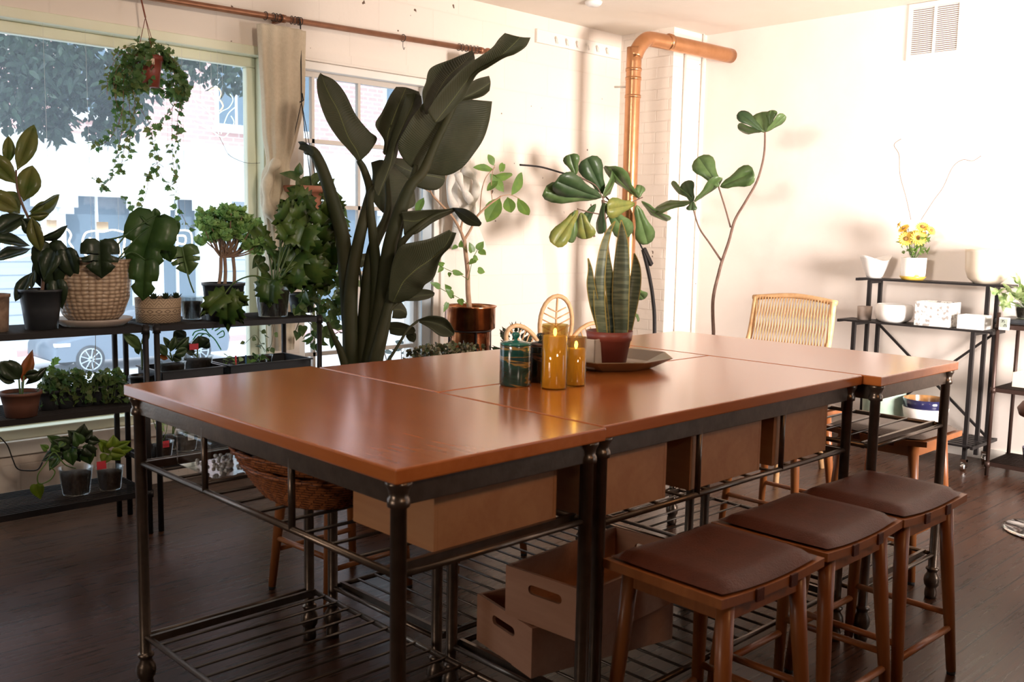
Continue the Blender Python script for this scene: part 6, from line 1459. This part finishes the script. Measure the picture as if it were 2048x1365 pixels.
leaves_on(e, o, [((72, 968), (80, 1000), 26, .2)], 'yellowleaf', 'heart', Y=4.03)
e, o = rackpot('yellow_pothos', 220, .2005, 4.20, .045, .056, .10, None, 'bright yellow green pothos in clear pot on the lowest left shelf', clear=True)
leaves_on(e, o, [((215, 900), (198, 880), 24, .3), ((225, 895), (228, 872), 26, .4), ((230, 895), (262, 885), 18, .6), ((222, 905), (252, 912), 26, .4), ((215, 910), (205, 928), 24, .3), ((225, 905), (240, 922), 26, .3), ((235, 900), (266, 900), 20, .5), ((218, 900), (210, 905), 26, .4)], 'yellowleaf', 'heart', Y=4.17)
g = MB(); c = at(203, 930, Y=4.11)-o; g.box(c.x-.02, c.x+.02, c.y-.001, c.y, c.z-.02, c.z+.015); g.build('label', M['red'], e)
# lower tier of right rack, under the table
for px, y, lab, hh in ((322, 4.18, 'clear potted sprout with red tag seen under the near table corner', 1), (345, 4.33, 'rear clear potted sprout with tall stems under the near table edge', 0), (372, 4.25, 'clear potted sprout with white tag under the near table edge', 2)):
    e, o = rackpot('potted_sprout', px, .3105, y, .045, .055, .075, None, lab, clear=True)
    s, l = MB(), MB()
    for _ in range(5):
        d = V((rnd.uniform(-.4, .4), rnd.uniform(-.3, .3), 1)).normalized(); L = rnd.uniform(.12, .22); q = d*L+V((0, 0, .05)); s.tube([(0, 0, .05), q*.6+V((.005, 0, .01)), q], .0016, 5)
        add_leaf(l, q, rdir(), V((-.3, -.6, 1)), .06, .035, 'heart', .2, .1)
    s.build('stems', M['lime'], e); l.build('leaves', M['variegated'], e)
    if hh: g = MB(); g.box(-.015, .015, -.053, -.052, .055, .085); g.build('tag', M['red'] if hh == 1 else M['white'], e)

# ------------------------------------------------------------------ window signs
M['neon'] = mat('warm_white_neon', (1, 1, 1), .3, emis=(1, .86, .62), estr=5)
M['neongreen'] = mat('pale_green_neon', (1, 1, 1), .3, emis=(.55, 1, .72), estr=1.6)
M['neonorange'] = mat('orange_neon', (1, 1, 1), .3, emis=(1, .55, .18), estr=2.4)
M['tube_green'] = mat('green_window_paint', (.05, .30, .12), .5)
YN = 4.86
def neon(label, outlines, plates, m='neon', r=.0045, nm='neon_sign'):
    o = at(*outlines[0][0], Y=YN); e = empty(nm, tuple(o), 0, label, 'neon sign')
    for k, pts in enumerate(outlines):
        g = MB(); P = spline([at(a, b, Y=YN)-o for a, b in pts], 6); g.tube(P, r if k == 0 else r*1.1, 6); g.build('tube_outline' if k == 0 else 'tube_letter', M[m], e)
    xs_ = [p[0] for p in outlines[0]]; k = 0
    for px in (min(xs_)*.8+max(xs_)*.2, min(xs_)*.25+max(xs_)*.75):
        ty = min(outlines[0], key=lambda p: abs(p[0]-px))[1]; q = at(px, ty, Y=YN)-o
        g = MB(); g.tube([q, V((q.x, q.y, 2.29-o.z))], .0006, 4); g.build('hanging_wire', M['white'], e)
    for a, b, c, d in plates:
        g = MB(); p, q = at(a, b, Y=YN+.02)-o, at(c, d, Y=YN+.02)-o; g.box(p.x, q.x, .02, .03, q.z, p.z); g.build('mounting_plate', M['white'], e)
neon('warm white neon bubble sign in the window, behind the rubber plant', [[(-30, 458), (0, 462), (40, 455), (70, 452), (110, 460), (132, 458), (142, 470), (138, 484), (146, 498), (130, 505), (100, 508), (60, 510), (20, 520), (-10, 512), (-30, 505)], [(5, 470), (5, 500)], [(25, 470), (25, 500)], [(25, 485), (45, 485)], [(70, 475), (95, 470), (98, 500), (72, 498)]], [(93, 440, 114, 460)])
neon('warm white neon bubble sign in the window, above the knit pot', [[(165, 480), (172, 466), (190, 462), (205, 464), (225, 460), (245, 464), (262, 470), (264, 500), (262, 520), (235, 524), (210, 522), (185, 520), (168, 505), (165, 480)], [(180, 475), (180, 505), (195, 510)], [(235, 475), (240, 512)], [(250, 475), (246, 512)]], [(193, 444, 217, 464)])
neon('square warm white neon sign in the window, right of the large monstera leaf', [[(330, 462), (355, 461), (380, 464), (384, 490), (380, 520), (350, 522), (330, 518)], [(352, 472), (370, 473), (369, 488), (353, 486)]], [])
neon('faint green neon plant sign hanging near the top right of the big window', [[(385, 185), (392, 205), (405, 215), (418, 225), (430, 232), (445, 222), (458, 215), (466, 200), (460, 188)], [(388, 225), (400, 240), (420, 258), (438, 272), (448, 275), (460, 262), (468, 245), (462, 232)], [(395, 200), (410, 210), (425, 240), (438, 268)], [(470, 215), (455, 230), (442, 268)], [(388, 245), (410, 255), (436, 270)]], [], 'neongreen', .0022)
neon('faint orange neon flower loops above the green neon plant', [[(418, 182), (428, 176), (438, 178), (442, 188), (436, 200), (428, 198), (424, 188), (418, 182)], [(440, 200), (446, 212), (440, 222)]], [], 'neonorange', .003)
g = MB(); g.tube(spline([at(a, b, Y=YN) for a, b in ((438, 272), (447, 290), (458, 310), (480, 322), (500, 327), (520, 326))], 6), .0012, 5); g.build('neon_wire', M['cable'], label='thin wire running from the green neon plant to the window frame', cat='wire')
g = MB()
for pts in ([(442, 700), (430, 680), (415, 665), (408, 650)], [(385, 672), (390, 664), (405, 660), (412, 662)], [(386, 680), (396, 668), (410, 668)], [(402, 684), (402, 672), (412, 668), (420, 674)], [(405, 660), (404, 650), (412, 648)], [(424, 660), (432, 650), (440, 655), (430, 662)], [(434, 670), (446, 662), (448, 672), (438, 676)], [(402, 690), (412, 680), (414, 692)]):
    g.tube(spline([at(a, b, Y=YW+.075) for a, b in pts], 5), .0035, 6)
g.build('window_drawing', M['tube_green'], label='green painted leaf drawing low on the big window glass', cat='window art')
# string hanging in front of the car and extension lead by the sill
g = MB(); g.tube(spline([at(a, b, Y=4.42) for a, b in ((190, 655), (191, 690), (186, 715), (181, 735), (187, 738), (191, 715), (191, 690))], 5), .0014, 5)
rk = bpy.data.objects['wire_shelf_rack']
for i, v in enumerate(g.v): g.v[i] = tuple(V(v)-rk.location)
g.build('hanging_cord', M['white'], rk, label='thin white cord')
g = MB(); g.tube(spline([at(a, b, Y=4.6) for a, b in ((0, 875), (15, 892), (25, 918), (35, 938), (55, 942), (75, 940), (85, 925))], 6), .003, 6)
g.build('black_cable', M['cable'], label='black cable looping on the wall below the big window', cat='cable')
